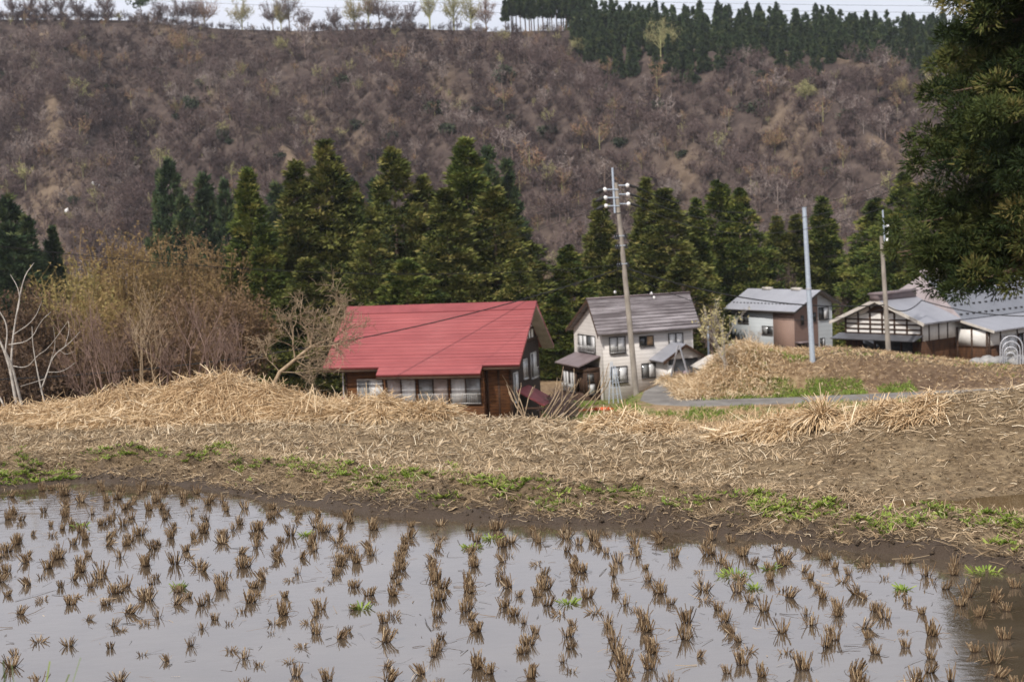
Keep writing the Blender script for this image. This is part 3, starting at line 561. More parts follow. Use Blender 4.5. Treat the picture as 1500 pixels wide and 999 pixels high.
for i, (u, hp, wp, tnt, bud) in enumerate(RT):
    if not hp: continue
    y = 600 + (i * 13 % 7); x = at(u, 45, y)[0]; z = float(z_hill(x, y)); h = hp * y / F * 1.5
    mb = bare_template(500 + i, h=max(h, 4), r=max(wp * y / F * 1.75, 3.2), nl=24, nt=24, tw=0.15, bud=900 if bud else 0); mb.t = [np.clip(q + tnt, 0.02, 1) for q in mb.t]
    o = mb.build('ridge_tree', M['twig']); o.location = (x, y, z - 0.4)
    tag(o, LBL[bud][i % 4] + ' on the ridge, ' + WHERE[i], 'tree', 'trees along the ridge line')
rp = empty('ridge_pine', (0, 0, 0), 0, 'dark umbrella shaped pine standing alone on the left ridge', 'tree'); y = 602; x = at(208, 45, y)[0]
mb = MB(); rngp = np.random.default_rng(3); i = rngp.integers(0, 14, 900); C = rngp.normal(size=(14, 3)) * np.array([2.2, 1.6, 0.9]) + np.array([0, 0, 8.6]); d_ = rot_dirs(rngp, 900, .4)
leaf_tris(mb, C[i] + d_ * 0.9, d_, 0.8, 0.4, rngp.uniform(.2, .8, 900), rngp); mb.build('crown', M['cedar_far'], rp)
mb = MB(); mb.tube([(0, 0, -1), (0.2, 0, 4), (0, 0, 8.6)], [.3, .24, .1], 6); mb.build('trunk', M['bark'], rp); rp.location = (x, y, float(z_hill(x, y)))
for i, (u, v, r, tnt, lab) in enumerate([(968, 75, 8.5, .96, 'largest yellow green budding crown below the ridge plantation'), (848, 72, 4.2, .97, 'small rounded yellow green tree below the bare cedar stems'), (785, 70, 4.5, .8, 'tan budding tree just under the tall cedar stems'), (892, 105, 4.5, .86, 'rust coloured bare tree below the plantation edge'), (1180, 140, 4.5, .97, 'small yellow tinted tree on the upper right slope'), (1325, 140, 5, .9, 'tan yellowish tree beside the big dark cedar'), (268, 75, 6, .86, 'rust brown bare tree high on the left slope'), (415, 70, 4, .95, 'yellow green tree just under the left ridge'), (1135, 215, 5, .86, 'reddish bare tree in the middle of the right slope'), (985, 290, 5, .68, 'pale grey tree with a light trunk low on the slope'), (735, 62, 4.5, .93, 'pale yellow tree beneath the sky gap')]):
    p = hit(u, v + 12, z_hill, 330, 660); mb = bare_template(560 + i, h=r * 1.9, r=r, nl=22, nt=26, tw=0.12, bud=900 if tnt > .9 else 200); mb.t = [np.clip(q + tnt, .02, 1) for q in mb.t]
    o = mb.build('slope_tree', M['twig']); o.location = p; tag(o, lab, 'tree', 'single coloured trees on the far slope')
for i, (u, v, w_) in enumerate([(143, 273, 1.7), (196, 306, 1.3), (183, 299, .8), (212, 305, .9), (98, 310, .7), (30, 315, .8)]):
    p = hit(u, v, z_hill, 325, 640); mb = MB(); a = np.linspace(0, 6.28, 11)[:-1]; rr = w_ * (0.7 + 0.5 * vnoise(np.cos(a) * 2 + i, np.sin(a) * 2))
    V = np.stack([rr * np.cos(a), rr * 0.45 * np.sin(a), rr * 0 + 0.15], -1); V[:, 2] += z_hill(V[:, 0] + p[0], V[:, 1] + p[1]) - p[2]; Vb = V.copy(); Vb[:, 2] -= 0.8
    mb.add(np.vstack([V * [1, 1, 1] + [0, 0, .5], Vb * [1.15, 1.15, 1]]), [list(range(10))]); mb.add(np.vstack([V + [0, 0, .5], Vb * [1.15, 1.15, 1]]), [[j, 10 + j, 10 + (j + 1) % 10, (j + 1) % 10] for j in range(10)])
    o = mb.build('snow_patch', M['snow'], smooth=True); o.location = p; tag(o, 'small patch of old white snow low on the left slope', 'snow', 'old snow patches on the far slope')

# ------------------------------------------------------------------ cedars behind the houses
CV = {}
def cedar_proto(kind, seed, mat, **k):
    CV[kind] = (seed, mat, k)
KINDS = {'tall': dict(h=20, r=3.9, power=0.60), 'broad': dict(h=20, r=5.2, power=0.52), 'narrow': dict(h=20, r=3.0, power=0.66)}
PRO = {}
def put_cedar(kind, mat, u, vtop, wpx, Y, label, group, base=None, detail=(850, 46, 0.34)):
    zb = float(z_mid(at(u, 500, Y)[0], Y)) if Y < 320 else float(z_hill(at(u, 400, Y)[0], Y))
    top = at(u, vtop, Y); h = top[2] - zb; key = (kind, mat, sum(map(ord, label)) % 3)
    if key not in PRO:
        k = KINDS[kind]; r_ = empty('cedar', (0, 0, 0)); PRO[key] = r_
        cedar_crown(hash_s(kind + mat) + key[2], k['h'], k['r'], detail[0], detail[1], detail[2], power=k['power'], clump=0.78 if kind != 'narrow' else 0.68).build('crown', M[mat], r_)
        cedar_trunk(k['h'], 0.3).build('trunk', M['bark'], r_); o = r_
    else: o = copy_tree(PRO[key])
    k = KINDS[kind]; s = h / k['h']; sx = (wpx * Y / F / 2) / k['r'] * 1.28
    o.location = (top[0], Y, zb); o.scale = (sx, sx, s); o.rotation_euler.z = (u * 7.3) % 6.28
    tag(o, label, 'tree', group); return o
def hash_s(s): return sum((i + 1) * ord(c) for i, c in enumerate(s)) % 10007
G1 = 'cedars of the grove behind the red roofed house'
for a in [('narrow', 'cedar_green', 362, 248, 100, 138, 'bright green narrow cedar at the left end of the grove', G1),
          ('tall', 'cedar_green', 385, 330, 120, 136, 'low bushy green cedar in front of the leftmost grove cedar', G1),
          ('narrow', 'cedar', 432, 238, 112, 146, 'slim cedar standing left against the tallest left cedar', G1),
          ('tall', 'cedar', 476, 207, 150, 148, 'tallest cedar in the left half of the grove, pointed and dark', G1),
          ('tall', 'cedar_green', 518, 268, 90, 156, 'dark green cedar half hidden in the middle dip of the grove', G1),
          ('broad', 'cedar', 575, 218, 190, 150, 'broad rounded olive cedar in the middle of the grove', G1),
          ('broad', 'cedar', 618, 258, 130, 152, 'rounded cedar joined to the right flank of the broad middle one', G1),
          ('broad', 'cedar', 540, 330, 140, 138, 'low olive cedar right above the left end of the red roof', G1),
          ('tall', 'cedar', 652, 278, 150, 142, 'brownish olive cedar in front of the tallest right cedar', G1),
          ('tall', 'cedar_green', 680, 205, 150, 152, 'tallest cedar of the grove with a bright green pointed top', G1),
          ('broad', 'cedar', 722, 275, 200, 146, 'wide dark cedar at the right end of the grove', G1),
          ('tall', 'cedar', 450, 380, 150, 134, 'low dark cedar behind the leaning bare tree', G1),
          ('broad', 'cedar', 760, 380, 120, 140, 'low dark cedar just right of the red roof ridge', G1),
          ('broad', 'cedar_green', 595, 380, 180, 134, 'low green cedar above the middle of the red roof', G1)]:
    put_cedar(*a)
G2 = 'cedars behind the white and grey houses'
for a in [('tall', 'cedar_green', 832, 360, 110, 150, 'dull green cedar left of the white house', G2),
          ('tall', 'cedar_green', 815, 430, 100, 138, 'low cedar filling the gap between red and white house', G2),
          ('narrow', 'cedar', 878, 292, 84, 160, 'slim olive cedar directly left of the tall utility pole', G2),
          ('narrow', 'cedar', 947, 262, 90, 170, 'slim pointed cedar directly right of the tall utility pole', G2),
          ('tall', 'cedar', 972, 278, 140, 166, 'wide olive cedar behind the white house roof', G2),
          ('narrow', 'cedar_green', 1019, 292, 70, 172, 'slim cedar in the gap behind the white house', G2),
          ('tall', 'cedar_green', 1052, 266, 120, 180, 'pointed green cedar behind the left end of the grey house', G2),
          ('broad', 'cedar_green', 1082, 278, 140, 178, 'broad green cedar behind the grey house roof', G2),
          ('tall', 'cedar', 1137, 318, 90, 186, 'shorter dark cedar behind the middle of the grey house', G2),
          ('narrow', 'cedar', 1166, 316, 80, 186, 'dark cedar immediately left of the steel pole', G2),
          ('narrow', 'cedar_green', 1204, 290, 84, 188, 'slim dark cedar immediately right of the steel pole', G2),
          ('tall', 'cedar_green', 1282, 292, 120, 172, 'green cedar behind the right hand wooden pole', G2),
          ('broad', 'cedar_green', 1322, 255, 150, 165, 'tall bushy cedar behind the farmhouse next to the big near cedar', G2),
          ('tall', 'cedar', 1000, 370, 110, 160, 'low olive cedar just above the white house ridge', G2),
          ('tall', 'cedar', 905, 360, 110, 155, 'low cedar behind the tall utility pole', G2),
          ('broad', 'cedar_green', 1120, 370, 130, 182, 'low dark cedar above the grey roof', G2),
          ('broad', 'cedar_green', 1400, 330, 200, 185, 'dark cedar behind the farmhouse ridge', G2)]:
    put_cedar(*a)
G3 = 'distant bluish cedars at the foot of the slope'
for a in [('tall', 'cedar_far', 246, 235, 52, 250, 'tallest bluish cedar of the distant left trio', G3), ('tall', 'cedar_far', 232, 255, 30, 255, 'small bluish cedar behind the tallest of the left trio', G3),
          ('broad', 'cedar_far', 298, 260, 60, 245, 'broad bluish cedar in the distant left trio', G3), ('tall', 'cedar_far', 328, 268, 44, 240, 'bluish cedar at the right of the distant left trio', G3),
          ('broad', 'cedar_far', 268, 292, 52, 235, 'low dark cedar under the distant left trio', G3), ('tall', 'cedar_far', 406, 272, 60, 240, 'bluish cedar peeking left of the grove', G3),
          ('tall', 'cedar_far', 510, 262, 50, 245, 'bluish cedar seen through the middle dip', G3), ('tall', 'cedar_far', 714, 220, 52, 240, 'tall bluish cedar behind the right end of the grove', G3),
          ('tall', 'cedar_far', 742, 238, 50, 245, 'lower bluish cedar at the right behind the grove', G3), ('tall', 'cedar_far', 552, 262, 60, 245, 'bluish cedar behind the broad middle cedar', G3),
          ('broad', 'cedar_far', 10, 288, 70, 200, 'dark cedar cut by the left edge of the view', G3), ('tall', 'cedar_far', 38, 318, 52, 196, 'dark cedar second from the left edge', G3),
          ('narrow', 'cedar_far', 75, 334, 30, 200, 'small thin dark cedar third from the left edge', G3), ('broad', 'cedar_far', 18, 345, 90, 190, 'low dark cedar at the bottom of the left edge group', G3)]:
    put_cedar('broad' if a[0] == 'tall' else a[0], a[1], a[2], a[3], a[4] * 2.1, *a[5:], detail=(400, 40, 0.55))

# budding broadleaf trees and brush on the left, below the field
rng = np.random.default_rng(21)
BT = [(95, 385, 150, .86, 118, 'olive yellow budding tree nearest the left edge'), (170, 345, 170, .62, 128, 'orange brown budding tree left of the middle of its clump'), (245, 345, 170, .55, 132, 'largest orange brown budding tree in the clump'),
      (310, 348, 140, .50, 136, 'brown budding tree touching the grove'), (345, 430, 120, .36, 120, 'reddish brown tree in front of the grove'), (150, 420, 140, .72, 110, 'olive tree in the lower front of the clump'),
      (265, 430, 150, .34, 108, 'low reddish brown tree behind the straw heap'), (205, 455, 130, .30, 100, 'low brown thicket tree behind the straw heap'), (60, 430, 110, .30, 112, 'dark brown bare tree at the left below the cedars'), (20, 420, 100, .12, 108, 'dark grey bare tree at the left edge'), (105, 480, 130, .18, 95, 'low dark bare tree behind the pale saplings'), (30, 500, 120, .10, 92, 'lowest dark bare tree at the left edge')]
for i, (u, vt, wp, tnt, Y, lab) in enumerate(BT):
    top = at(u, vt - 18, Y); zb = float(z_mid(top[0], Y)) - 0.3; h = top[2] - zb
    root = empty('budding_tree', (top[0], Y, zb), 0, lab, 'tree', 'budding trees left of the cedar grove')
    mb = bare_template(700 + i, h=h, r=wp * Y / F / 2 * 1.05, nl=60, nt=34, tw=0.06, bud=9000); mb.t = [np.clip(q * 1.6 + tnt, .01, 1) for q in mb.t]
    mb.build('crown', M['bud'], root); t = MB(); t.tube([(0, 0, -1), (0.1, 0, h * .3), (0, .1, h * .7)], [h * .017, h * .012, h * .005], 6); t.build('trunk', M['bark'], root)
for i, (u, vt, wp, Y, lab) in enumerate([(1000, 415, 60, 150, 'grey brown bare tree behind the right end of the white house'), (1150, 378, 70, 176, 'tan leafless larch tree behind the grey roof'), (1240, 420, 50, 170, 'bare brown tree between grey house and farmhouse'), (820, 560, 60, 98, 'brown bare shrub beside the white house bay window'), (1040, 440, 50, 140, 'bare grey tree behind the yellow shrub')]):
    top = at(u, vt, Y); zb = float(z_mid(top[0], Y)) - 0.2; h = top[2] - zb
    root = empty('bare_tree', (top[0], Y, zb), 0, lab, 'tree', 'bare trees between the houses')
    mb = bare_template(760 + i, h=h, r=wp * Y / F / 2, nl=26, nt=26, tw=0.05, slim=0.8); mb.t = [np.clip(q + 0.42, .01, 1) for q in mb.t]; mb.build('crown', M['twig'], root)
    t = MB(); t.tube([(0, 0, -1), (0, 0, h * .6)], [h * .014, h * .006], 5); t.build('trunk', M['bark_tan'], root)

# ------------------------------------------------------------------ house kit (house-local metres: x along the front, y into the depth, z up)
def window(root, o, e1, nrm, w_, h_, panes, frame='frame_dark', rail=False, th=0.06):
    """sash at local point o (lower left), e1 along the wall, nrm outward; panes = material keys"""
    E = np.array([e1, nrm, (0, 0, 1)], float); B = (o, E); mb = MB(); t = 0.07
    mb.box((-t, -0.02, -t), (w_ + t, th, 0), B=B); mb.box((-t, -0.02, h_), (w_ + t, th, h_ + t), B=B)
    n = len(panes)
    for k in range(n + 1):
        x = w_ * k / n; c = t if k in (0, n) else 0.035; mb.box((x - (t if k == 0 else c if k < n else 0), -0.02, 0), (x + (0 if k == 0 else c if k < n else t), th - 0.004, h_), B=B)
    mb.box((-t - .04, th, -t - 0.03), (w_ + t + .04, th + 0.07, -t + 0.02), B=B)
    wi = mb.build('window', M[frame], root)
    for k, p in enumerate(panes):
        q = MB(); c0 = 0.0 if k == 0 else 0.036; c1 = 0.0 if k == n - 1 else 0.036
        q.box((w_ * k / n + c0, -0.01, 0.0), (w_ * (k + 1) / n - c1, 0.02 + 0.012 * (k % 2), h_), B=B); q.build('pane', M[p], wi)
    if rail:
        q = MB(); q.box((-0.05, th + 0.12, h_ * 0.38), (w_ + 0.05, th + 0.15, h_ * 0.38 + 0.04), B=B); q.box((-0.05, th + 0.12, 0.0), (w_ + 0.05, th + 0.15, 0.04), B=B)
        for k in range(int(w_ / 0.13)): q.box((k * 0.13, th + 0.125, 0.04), (k * 0.13 + 0.018, th + 0.145, h_ * 0.38), B=B)
        q.build('railing', M['frame_alu'], wi)
    return wi
def poly_wall(mb, P, th_vec, m=0):
    P = np.asarray(P, float); k = len(P); V = np.vstack([P, P + np.asarray(th_vec, float)])
    mb.add(V, [list(range(k))], m); mb.add(V, [list(range(2 * k - 1, k - 1, -1))], m); mb.add(V, [[i, k + i, k + (i + 1) % k, (i + 1) % k] for i in range(k)], m)

# ---- red roofed house
EV = 3.6
H1 = empty('red_roofed_house', (-13.174, 98.0, -6.431 - EV), R(-16.0), 'dark timber farmhouse with a large pinkish red sheet metal roof', 'house')
Lr, D, RI = 14.137, 10.135, 3.845; yr = D / 2; sl_ = RI / yr
rf = MB(); th = 0.16
rf.slab([(0, 0, EV), (Lr, 0, EV), (Lr, yr, EV + RI), (0, yr, EV + RI)], th); yb = D * 0.944
rf.slab([(Lr, yb, EV + sl_ * (D - yb)), (0, yb, EV + sl_ * (D - yb)), (0, yr, EV + RI), (Lr, yr, EV + RI)], th)
y0 = -0.62; z0 = EV + sl_ * y0 - 0.012
rf.slab([(4.15, y0, z0), (11.55, y0, z0), (11.55, 0.9, EV + sl_ * .9 - 0.012), (4.15, 0.9, EV + sl_ * .9 - 0.012)], th - 0.02)
k = 0
s_tot = math.hypot(yr, RI)
while 0.25 + k * 0.30 < s_tot - 0.5:
    s = 0.25 + k * 0.30; y = s * yr / s_tot; z = EV + s * RI / s_tot; rf.box((0.0, y, z - 0.01), (Lr, y + 0.03, z + 0.032)); k += 1
rfo = rf.build('roof', M['redroof'], H1)
rc = MB(); rc.slab([(-0.03, yr - 0.62, EV + RI - 0.62 * sl_ + 0.05), (Lr + .03, yr - 0.62, EV + RI - 0.62 * sl_ + 0.05), (Lr + .03, yr, EV + RI + 0.10), (-.03, yr, EV + RI + 0.10)], 0.05)
rc.slab([(Lr + .03, yr + .62, EV + RI - 0.62 * sl_ + 0.05), (-.03, yr + .62, EV + RI - 0.62 * sl_ + 0.05), (-.03, yr, EV + RI + 0.10), (Lr + .03, yr, EV + RI + 0.10)], 0.05); rc.build('ridge_cap', M['redcap'], rfo)
sf = MB(); sf.slab([(Lr - 0.02, 0.25, EV + .25 * sl_ - th - 0.08), (13.25, 0.25, EV + .25 * sl_ - th - 0.08), (13.25, yr, EV + RI - th - 0.08), (Lr - 0.02, yr, EV + RI - th - 0.08)], 0.03)
sf.slab([(13.25, yb, EV + sl_ * (D - yb) - th - 0.08), (Lr - .02, yb, EV + sl_ * (D - yb) - th - 0.08), (Lr - .02, yr, EV + RI - th - .08), (13.25, yr, EV + RI - th - .08)], 0.03)
sf.build('soffit', M['soffit'], rfo)
fa = MB(); fa.box((0, 0.02, EV - 0.32), (4.1, 0.1, EV - 0.17)); fa.box((11.6, 0.02, EV - 0.32), (Lr, 0.1, EV - 0.17)); fa.box((4.15, y0 + .02, z0 - 0.32), (11.55, y0 + .1, z0 - 0.16)); fa.build('fascia', M['beam'], rfo)
X0, X1, Y0, Y1 = 1.15, 13.2, 1.15, 8.7; zf = -1.2
wl = MB(); wl.box((X0, Y0, zf), (X1 - 0.02, Y0 + 0.14, EV + 0.55)); wl.box((X0, Y1 - 0.14, zf), (X1 - .02, Y1, EV + 0.6)); wl.box((X0, Y0 + .14, zf), (X0 + .14, Y1 - .14, EV + .3))
wl.box((4.3, 0.42, zf), (11.4, 0.54, 0.95)); wl.box((4.3, 0.42, 2.72), (11.4, 0.54, EV - 0.2)); wl.box((4.3, 0.54, zf), (4.42, Y0 - .003, EV)); wl.box((11.28, 0.54, zf), (11.4, Y0 - .003, EV))
for x in (4.3, 6.62, 8.94, 11.22): wl.box((x, 0.40, 0.95), (x + 0.18, 0.535, 2.72))
wl.build('wall', M['boards'], H1)
for x in (X0 - .02, 3.9, 11.45, 12.25, X1 - .14):
    po = MB(); po.box((x, Y0 - 0.04, zf), (x + 0.14, Y0 - 0.003, EV + .4)); po.build('corner_post', M['beam'], H1)
po = MB(); po.box((X1 - .06, 1.11, zf), (X1 + 0.06, 1.27, EV + .4)); po.build('corner_post', M['beam'], H1)
gw = MB(); zt = lambda y: EV + sl_ * min(y, D - y) - th - 0.12
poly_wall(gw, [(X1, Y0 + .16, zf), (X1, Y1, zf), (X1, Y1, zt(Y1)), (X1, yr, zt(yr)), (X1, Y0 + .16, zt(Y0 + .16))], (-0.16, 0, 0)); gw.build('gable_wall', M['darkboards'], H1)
pl_ = MB(); poly_wall(pl_, [(X1 + 0.03, 2.75, zt(2.75) - .05), (X1 + .03, 2.75, 4.75), (X1 + 0.03, 7.4, 4.75), (X1 + .03, 7.4, zt(7.4) - .05), (X1 + .03, yr, zt(yr) - .05)], (-0.028, 0, 0)); pn = pl_.build('gable_plaster', M['plaster'], H1)
bm_ = MB()
for z in (4.70, 5.45, 6.1): bm_.box((X1 + .032, yr - (zt(yr) - z) / sl_ + 0.05, z), (X1 + .09, yr + (zt(yr) - z) / sl_ - 0.05, z + 0.16))
for y in (2.9, 3.7, 4.35, yr - .07, 5.75, 6.4, 7.2): bm_.box((X1 + .034, y, 4.6), (X1 + .08, y + 0.13, zt(y + .07) - 0.02))
bm_.build('timber_frame', M['beam'], pn)
window(H1, (2.1, Y0, 1.05), (1, 0, 0), (0, -1, 0), 1.75, 1.55, ['glassmid', 'curtain'], 'frame_alu', True)
for i in range(3): window(H1, (4.52 + i * 2.32, 0.44, 1.0), (1, 0, 0), (0, -1, 0), 2.06, 1.68, [['screen', 'curtain'], ['glassmid', 'screen'], ['curtain', 'glassmid']][i], 'beam', True)
window(H1, (X1, 1.7, 0.9), (0, 1, 0), (1, 0, 0), 0.95, 1.9, ['glass', 'curtain'], 'frame_alu'); window(H1, (X1, 4.3, 2.2), (0, 1, 0), (1, 0, 0), 0.9, 1.25, ['curtain', 'glassmid'], 'frame_alu')
window(H1, (X1, 6.3, 2.0), (0, 1, 0), (1, 0, 0), 1.35, 1.7, ['glass', 'curtain'], 'frame_alu', True)
cn = MB(); cn.slab([(13.2, 2.35, 1.62), (13.2, 5.6, 1.62), (15.1, 5.6, 0.55), (15.1, 2.35, 0.55)][::-1], 0.09)
for y in np.arange(2.45, 5.6, 0.42):
    cn.slab([(13.2, y, 1.665), (13.2, y + .05, 1.665), (15.1, y + .05, 0.595), (15.1, y, 0.595)][::-1], 0.04)
co = cn.build('side_canopy', M['redlean'], H1); cp = MB()
cp.box((14.7, 2.5, zf), (14.82, 2.62, 0.62)); cp.box((14.7, 5.3, zf), (14.82, 5.42, 0.62)); cp.box((13.22, 2.4, 0.28), (15.0, 2.46, 0.42)); cp.box((14.98, 2.37, 0.2), (15.06, 5.58, 0.42)); cp.build('canopy_frame', M['beam'], co)
dp = MB(); dp.tube([(1.05, 1.0, EV - .3), (1.05, 1.0, zf)], 0.05, 6); dp.build('downpipe', M['alu'], H1)
vp = MB(); vp.tube([(4.05, 0.55, 0.6), (4.05, 0.5, 1.5)], 0.06, 8); vp.tube([(4.05, 0.5, 1.0), (4.3, 0.15, 0.95), (4.5, 0.1, 0.95)], 0.08, 8); vp.build('flue_pipe', M['porcelain'], H1)

# low red shed behind it
p = at(478, 580, 112); S1 = empty('red_roofed_shed', (p[0], 112, p[2] - 2.6), R(-16), 'low dark shed with a small crimson roof behind the left of the red house', 'shed')
mb = MB(); mb.slab([(-2.4, -2.0, 1.75), (2.6, -2.0, 2.55), (2.6, 2.0, 2.55), (-2.4, 2.0, 1.75)], .1); mb.build('roof', M['redcap'], S1); mb = MB(); mb.box((-2.1, -1.7, -.5), (2.3, 1.7, 1.7)); mb.build('wall', M['darkboards'], S1)

# ---- white two storey house
EV = 5.2
H2 = empty('white_house', (6.86, 113.0, -6.16 - EV), R(20), 'two storey cream sided house with a worn grey sheet roof and dark bay window', 'house')
Lr, w1, w2, RI = 9.24, 1.95, 4.8, 2.82; dz = 0.15; th = 0.18; s1 = RI / w1; s2 = (RI - dz) / w2
rf = MB(); rf.slab([(0, 0, EV), (Lr, 0, EV), (Lr, w1, EV + RI), (0, w1, EV + RI)], th)
rf.slab([(Lr, w1 + w2, EV + dz), (0, w1 + w2, EV + dz), (0, w1, EV + RI), (Lr, w1, EV + RI)], th)
st = math.hypot(w1, RI); k = 0
while k * 0.29 < st - .25:
    s = 0.1 + k * 0.29; y = s * w1 / st; z = EV + s * RI / st; rf.box((0, y - .02, z - .01), (Lr, y + 0.02, z + 0.04)); k += 1
rfo = rf.build('roof', M['shingle'], H2)
rc = MB(); rc.box((-.03, w1 - .12, EV + RI - .05), (Lr + .03, w1 + .14, EV + RI + .07)); rc.build('ridge_cap', M['purpleroof'], rfo)
fa = MB(); fa.slab([(-.03, 0, EV - .02), (-.03, w1, EV + RI - .02), (-.03, w1, EV + RI - .34), (-.03, 0, EV - .3)], .05); fa.slab([(-.03, w1, EV + RI - .02), (-.03, w1 + w2, EV + dz - .02), (-.03, w1 + w2, EV + dz - .3), (-.03, w1, EV + RI - .34)], .05); fa.build('bargeboard', M['beam'], rfo)
X0, X1, Y0, Y1 = 0.5, 8.72, 0.55, 6.2
zt2 = lambda y: (EV + s1 * y if y < w1 else EV + RI - s2 * (y - w1)) - th * 1.9 if y < w1 else EV + RI - s2 * (y - w1) - th * 1.25
wl = MB(); wl.box((X0 + .12, Y0, -.75), (X1 - .12, Y0 + .12, zt2(Y0))); wl.box((X0 + .12, Y1 - .12, -.75), (X1 - .12, Y1, zt2(Y1)))
for x, sg in ((X0, .12), (X1 - .12, .12)): poly_wall(wl, [(x, Y0, -.75), (x, Y1, -.75), (x, Y1, zt2(Y1)), (x, w1, EV + RI - .4), (x, Y0, zt2(Y0))][::-1], (sg, 0, 0))
wl.build('wall', M['siding'], H2)
fd = MB(); fd.box((X0 - .05, Y0 - .05, -2.2), (X1 + .05, Y1 + .05, -0.78)); fd.build('foundation', M['soffit'], H2)
CU = 'curtain'
window(H2, (1.25, Y0, 3.62), (1, 0, 0), (0, -1, 0), 1.30, 1.22, [CU, CU], rail=True); window(H2, (1.30, Y0, 1.22), (1, 0, 0), (0, -1, 0), 1.32, 1.22, [CU, CU], rail=True)
window(H2, (3.92, Y0, 4.02), (1, 0, 0), (0, -1, 0), 1.15, .72, ['glass', 'wood']); window(H2, (6.55, Y0, 3.78), (1, 0, 0), (0, -1, 0), 1.2, 1.02, [CU, CU])
window(H2, (4.02, Y0, 1.42), (1, 0, 0), (0, -1, 0), 1.12, 1.1, ['glassmid', CU])
window(H2, (X0, 5.2, 3.62), (0, -1, 0), (-1, 0, 0), 3.45, 1.3, [CU, CU, 'glass', CU], rail=True)
by = MB(); bx0 = -0.95; by.box((bx0, 1.0, -.6), (X0 - .003, 5.6, 0.42)); by.box((bx0, 1.0, 2.12), (X0 - .003, 5.6, 2.5)); by.box((bx0 + .1, 1.0, .42), (X0 - .003, 1.12, 2.12)); by.box((bx0 + .1, 5.48, .42), (X0 - .003, 5.6, 2.12))
for y in (1.0, 2.62, 4.0, 5.42): by.box((bx0, y, .42), (bx0 + .12, y + .18, 2.12))
by.box((bx0 + .3, 1.12, .42), (bx0 + .34, 5.48, 2.12)); bo = by.build('bay', M['beam'], H2)
br = MB(); br.slab([(X0, .8, 3.35), (-1.45, .8, 2.62), (-1.45, 5.9, 2.62), (X0, 5.9, 3.35)], .1); br.build('bay_roof', M['purpleroof'], bo)
window(bo, (bx0 + .02, 5.36, .46), (0, -1, 0), (-1, 0, 0), 1.15, 1.6, [CU, CU], rail=True); window(bo, (bx0 + .02, 3.9, .46), (0, -1, 0), (-1, 0, 0), 1.05, 1.6, [CU, CU], rail=True)
window(bo, (-.55, 1.0, .42), (1, 0, 0), (0, -1, 0), .5, .8, [CU]); window(bo, (-.6, 1.0, 1.5), (1, 0, 0), (0, -1, 0), .42, .5, ['glassmid'])
# porch
px0, px1, py0 = 5.2, 8.3, -1.7; ax = 6.75; pz, pa = 3.0, 4.15
pr = MB(); pr.slab([(px0 - .55, py0 - .3, pz - .15), (ax, py0 - .3, pa), (ax, Y0 - .003, pa), (px0 - .55, Y0 - .003, pz - .15)][::1], .12); pr.slab([(ax, py0 - .3, pa), (px1 + .55, py0 - .3, pz - .15), (px1 + .55, Y0 - .003, pz - .15), (ax, Y0 - .003, pa)], .12)
pw = MB(); pw.box((px0, py0, -.9), (px0 + .1, Y0 - .003, pz)); poly_wall(pw, [(px0, py0 + .06, pz - .05), (px1, py0 + .06, pz - .05), (px1, py0 + .06, pz), (ax, py0 + .06, pa - .2), (px0, py0 + .06, pz)], (0, .08, 0)); pw.box((px1 - .1, py0 + .2, -.9), (px1, Y0 - .003, pz - .06))
po_ = pw.build('porch', M['siding'], H2); pro = pr.build('porch_roof', M['paleroof'], po_)
pb = MB(); pb.slab([(px0 - .55, py0 - .33, pz - .17), (ax, py0 - .33, pa - .02), (ax, py0 - .33, pa - .24), (px0 - .5, py0 - .33, pz - .4)], .05); pb.slab([(ax, py0 - .33, pa - .02), (px1 + .55, py0 - .33, pz - .17), (px1 + .5, py0 - .33, pz - .4), (ax, py0 - .33, pa - .24)], .05); pb.build('porch_bargeboard', M['beam'], po_)
pc = MB(); pc.box((px0 + .0, py0 - .06, -.9), (px0 + .5, py0 - .002, 2.5)); pc.build('porch_pillar', M['plaster'], po_)
pd = MB(); pd.box((px0 + .52, py0 + .5, -.9), (px1 - .12, py0 + .56, 2.9)); pd.build('porch_screen', M['glassmid'], po_)
for i, x in enumerate((6.1, 6.8)):
    for z in (.55, 1.17, 1.77): q = MB(); q.box((x, py0 + .44, z - .4), (x + .64, py0 + .495, z + .15)); q.build('door_panel', M['pink'], po_)

def step_ladder(loc, rz, h, label):
    r_ = empty('step_ladder', loc, rz, label, 'ladder')
    for sgn in (-1, 1):
        mb = MB(); top = np.array([0, 0, h])
        for x in (-1, 1): mb.tube([(x * .28, sgn * .75, 0), (x * .16, sgn * .04, h)], .04, 4)
        n = int(h / .32)
        for k in range(1, n): f = k / n; mb.tube([(-.28 + .12 * f, sgn * (.75 - .71 * f), h * f), (.28 - .12 * f, sgn * (.75 - .71 * f), h * f)], .025, 4)
        mb.build('ladder_leg_frame', M['alu'], r_)
    return r_
p = at(996, 557, 109.0); step_ladder((p[0], 109.0, float(z_mid(p[0], 109.)) + 0.1), R(75), 2.7, 'tall folding step ladder standing before the porch of the white house')
p = at(905, 582, 111.0); mb = MB()
for q in ((0, 0), (.35, -.1), (.75, .05), (1.05, -.02)): mb.tube([(q[0] - .35, q[1], -.3), (q[0] * .3, .9 + q[1], 2.9 - .35 * (q[0] > .5))], .035, 4)
for z in (.4, .9, 1.4, 1.9): mb.tube([(-.15, .3 * z, z), (.5, .3 * z, z)], .02, 4)
o = mb.build('tripod_ladder', M['steel']); o.location = (p[0] - .4, 110.6, p[2] - .1); tag(o, 'blue grey tripod ladder and poles leaning by the white house wall', 'ladder')
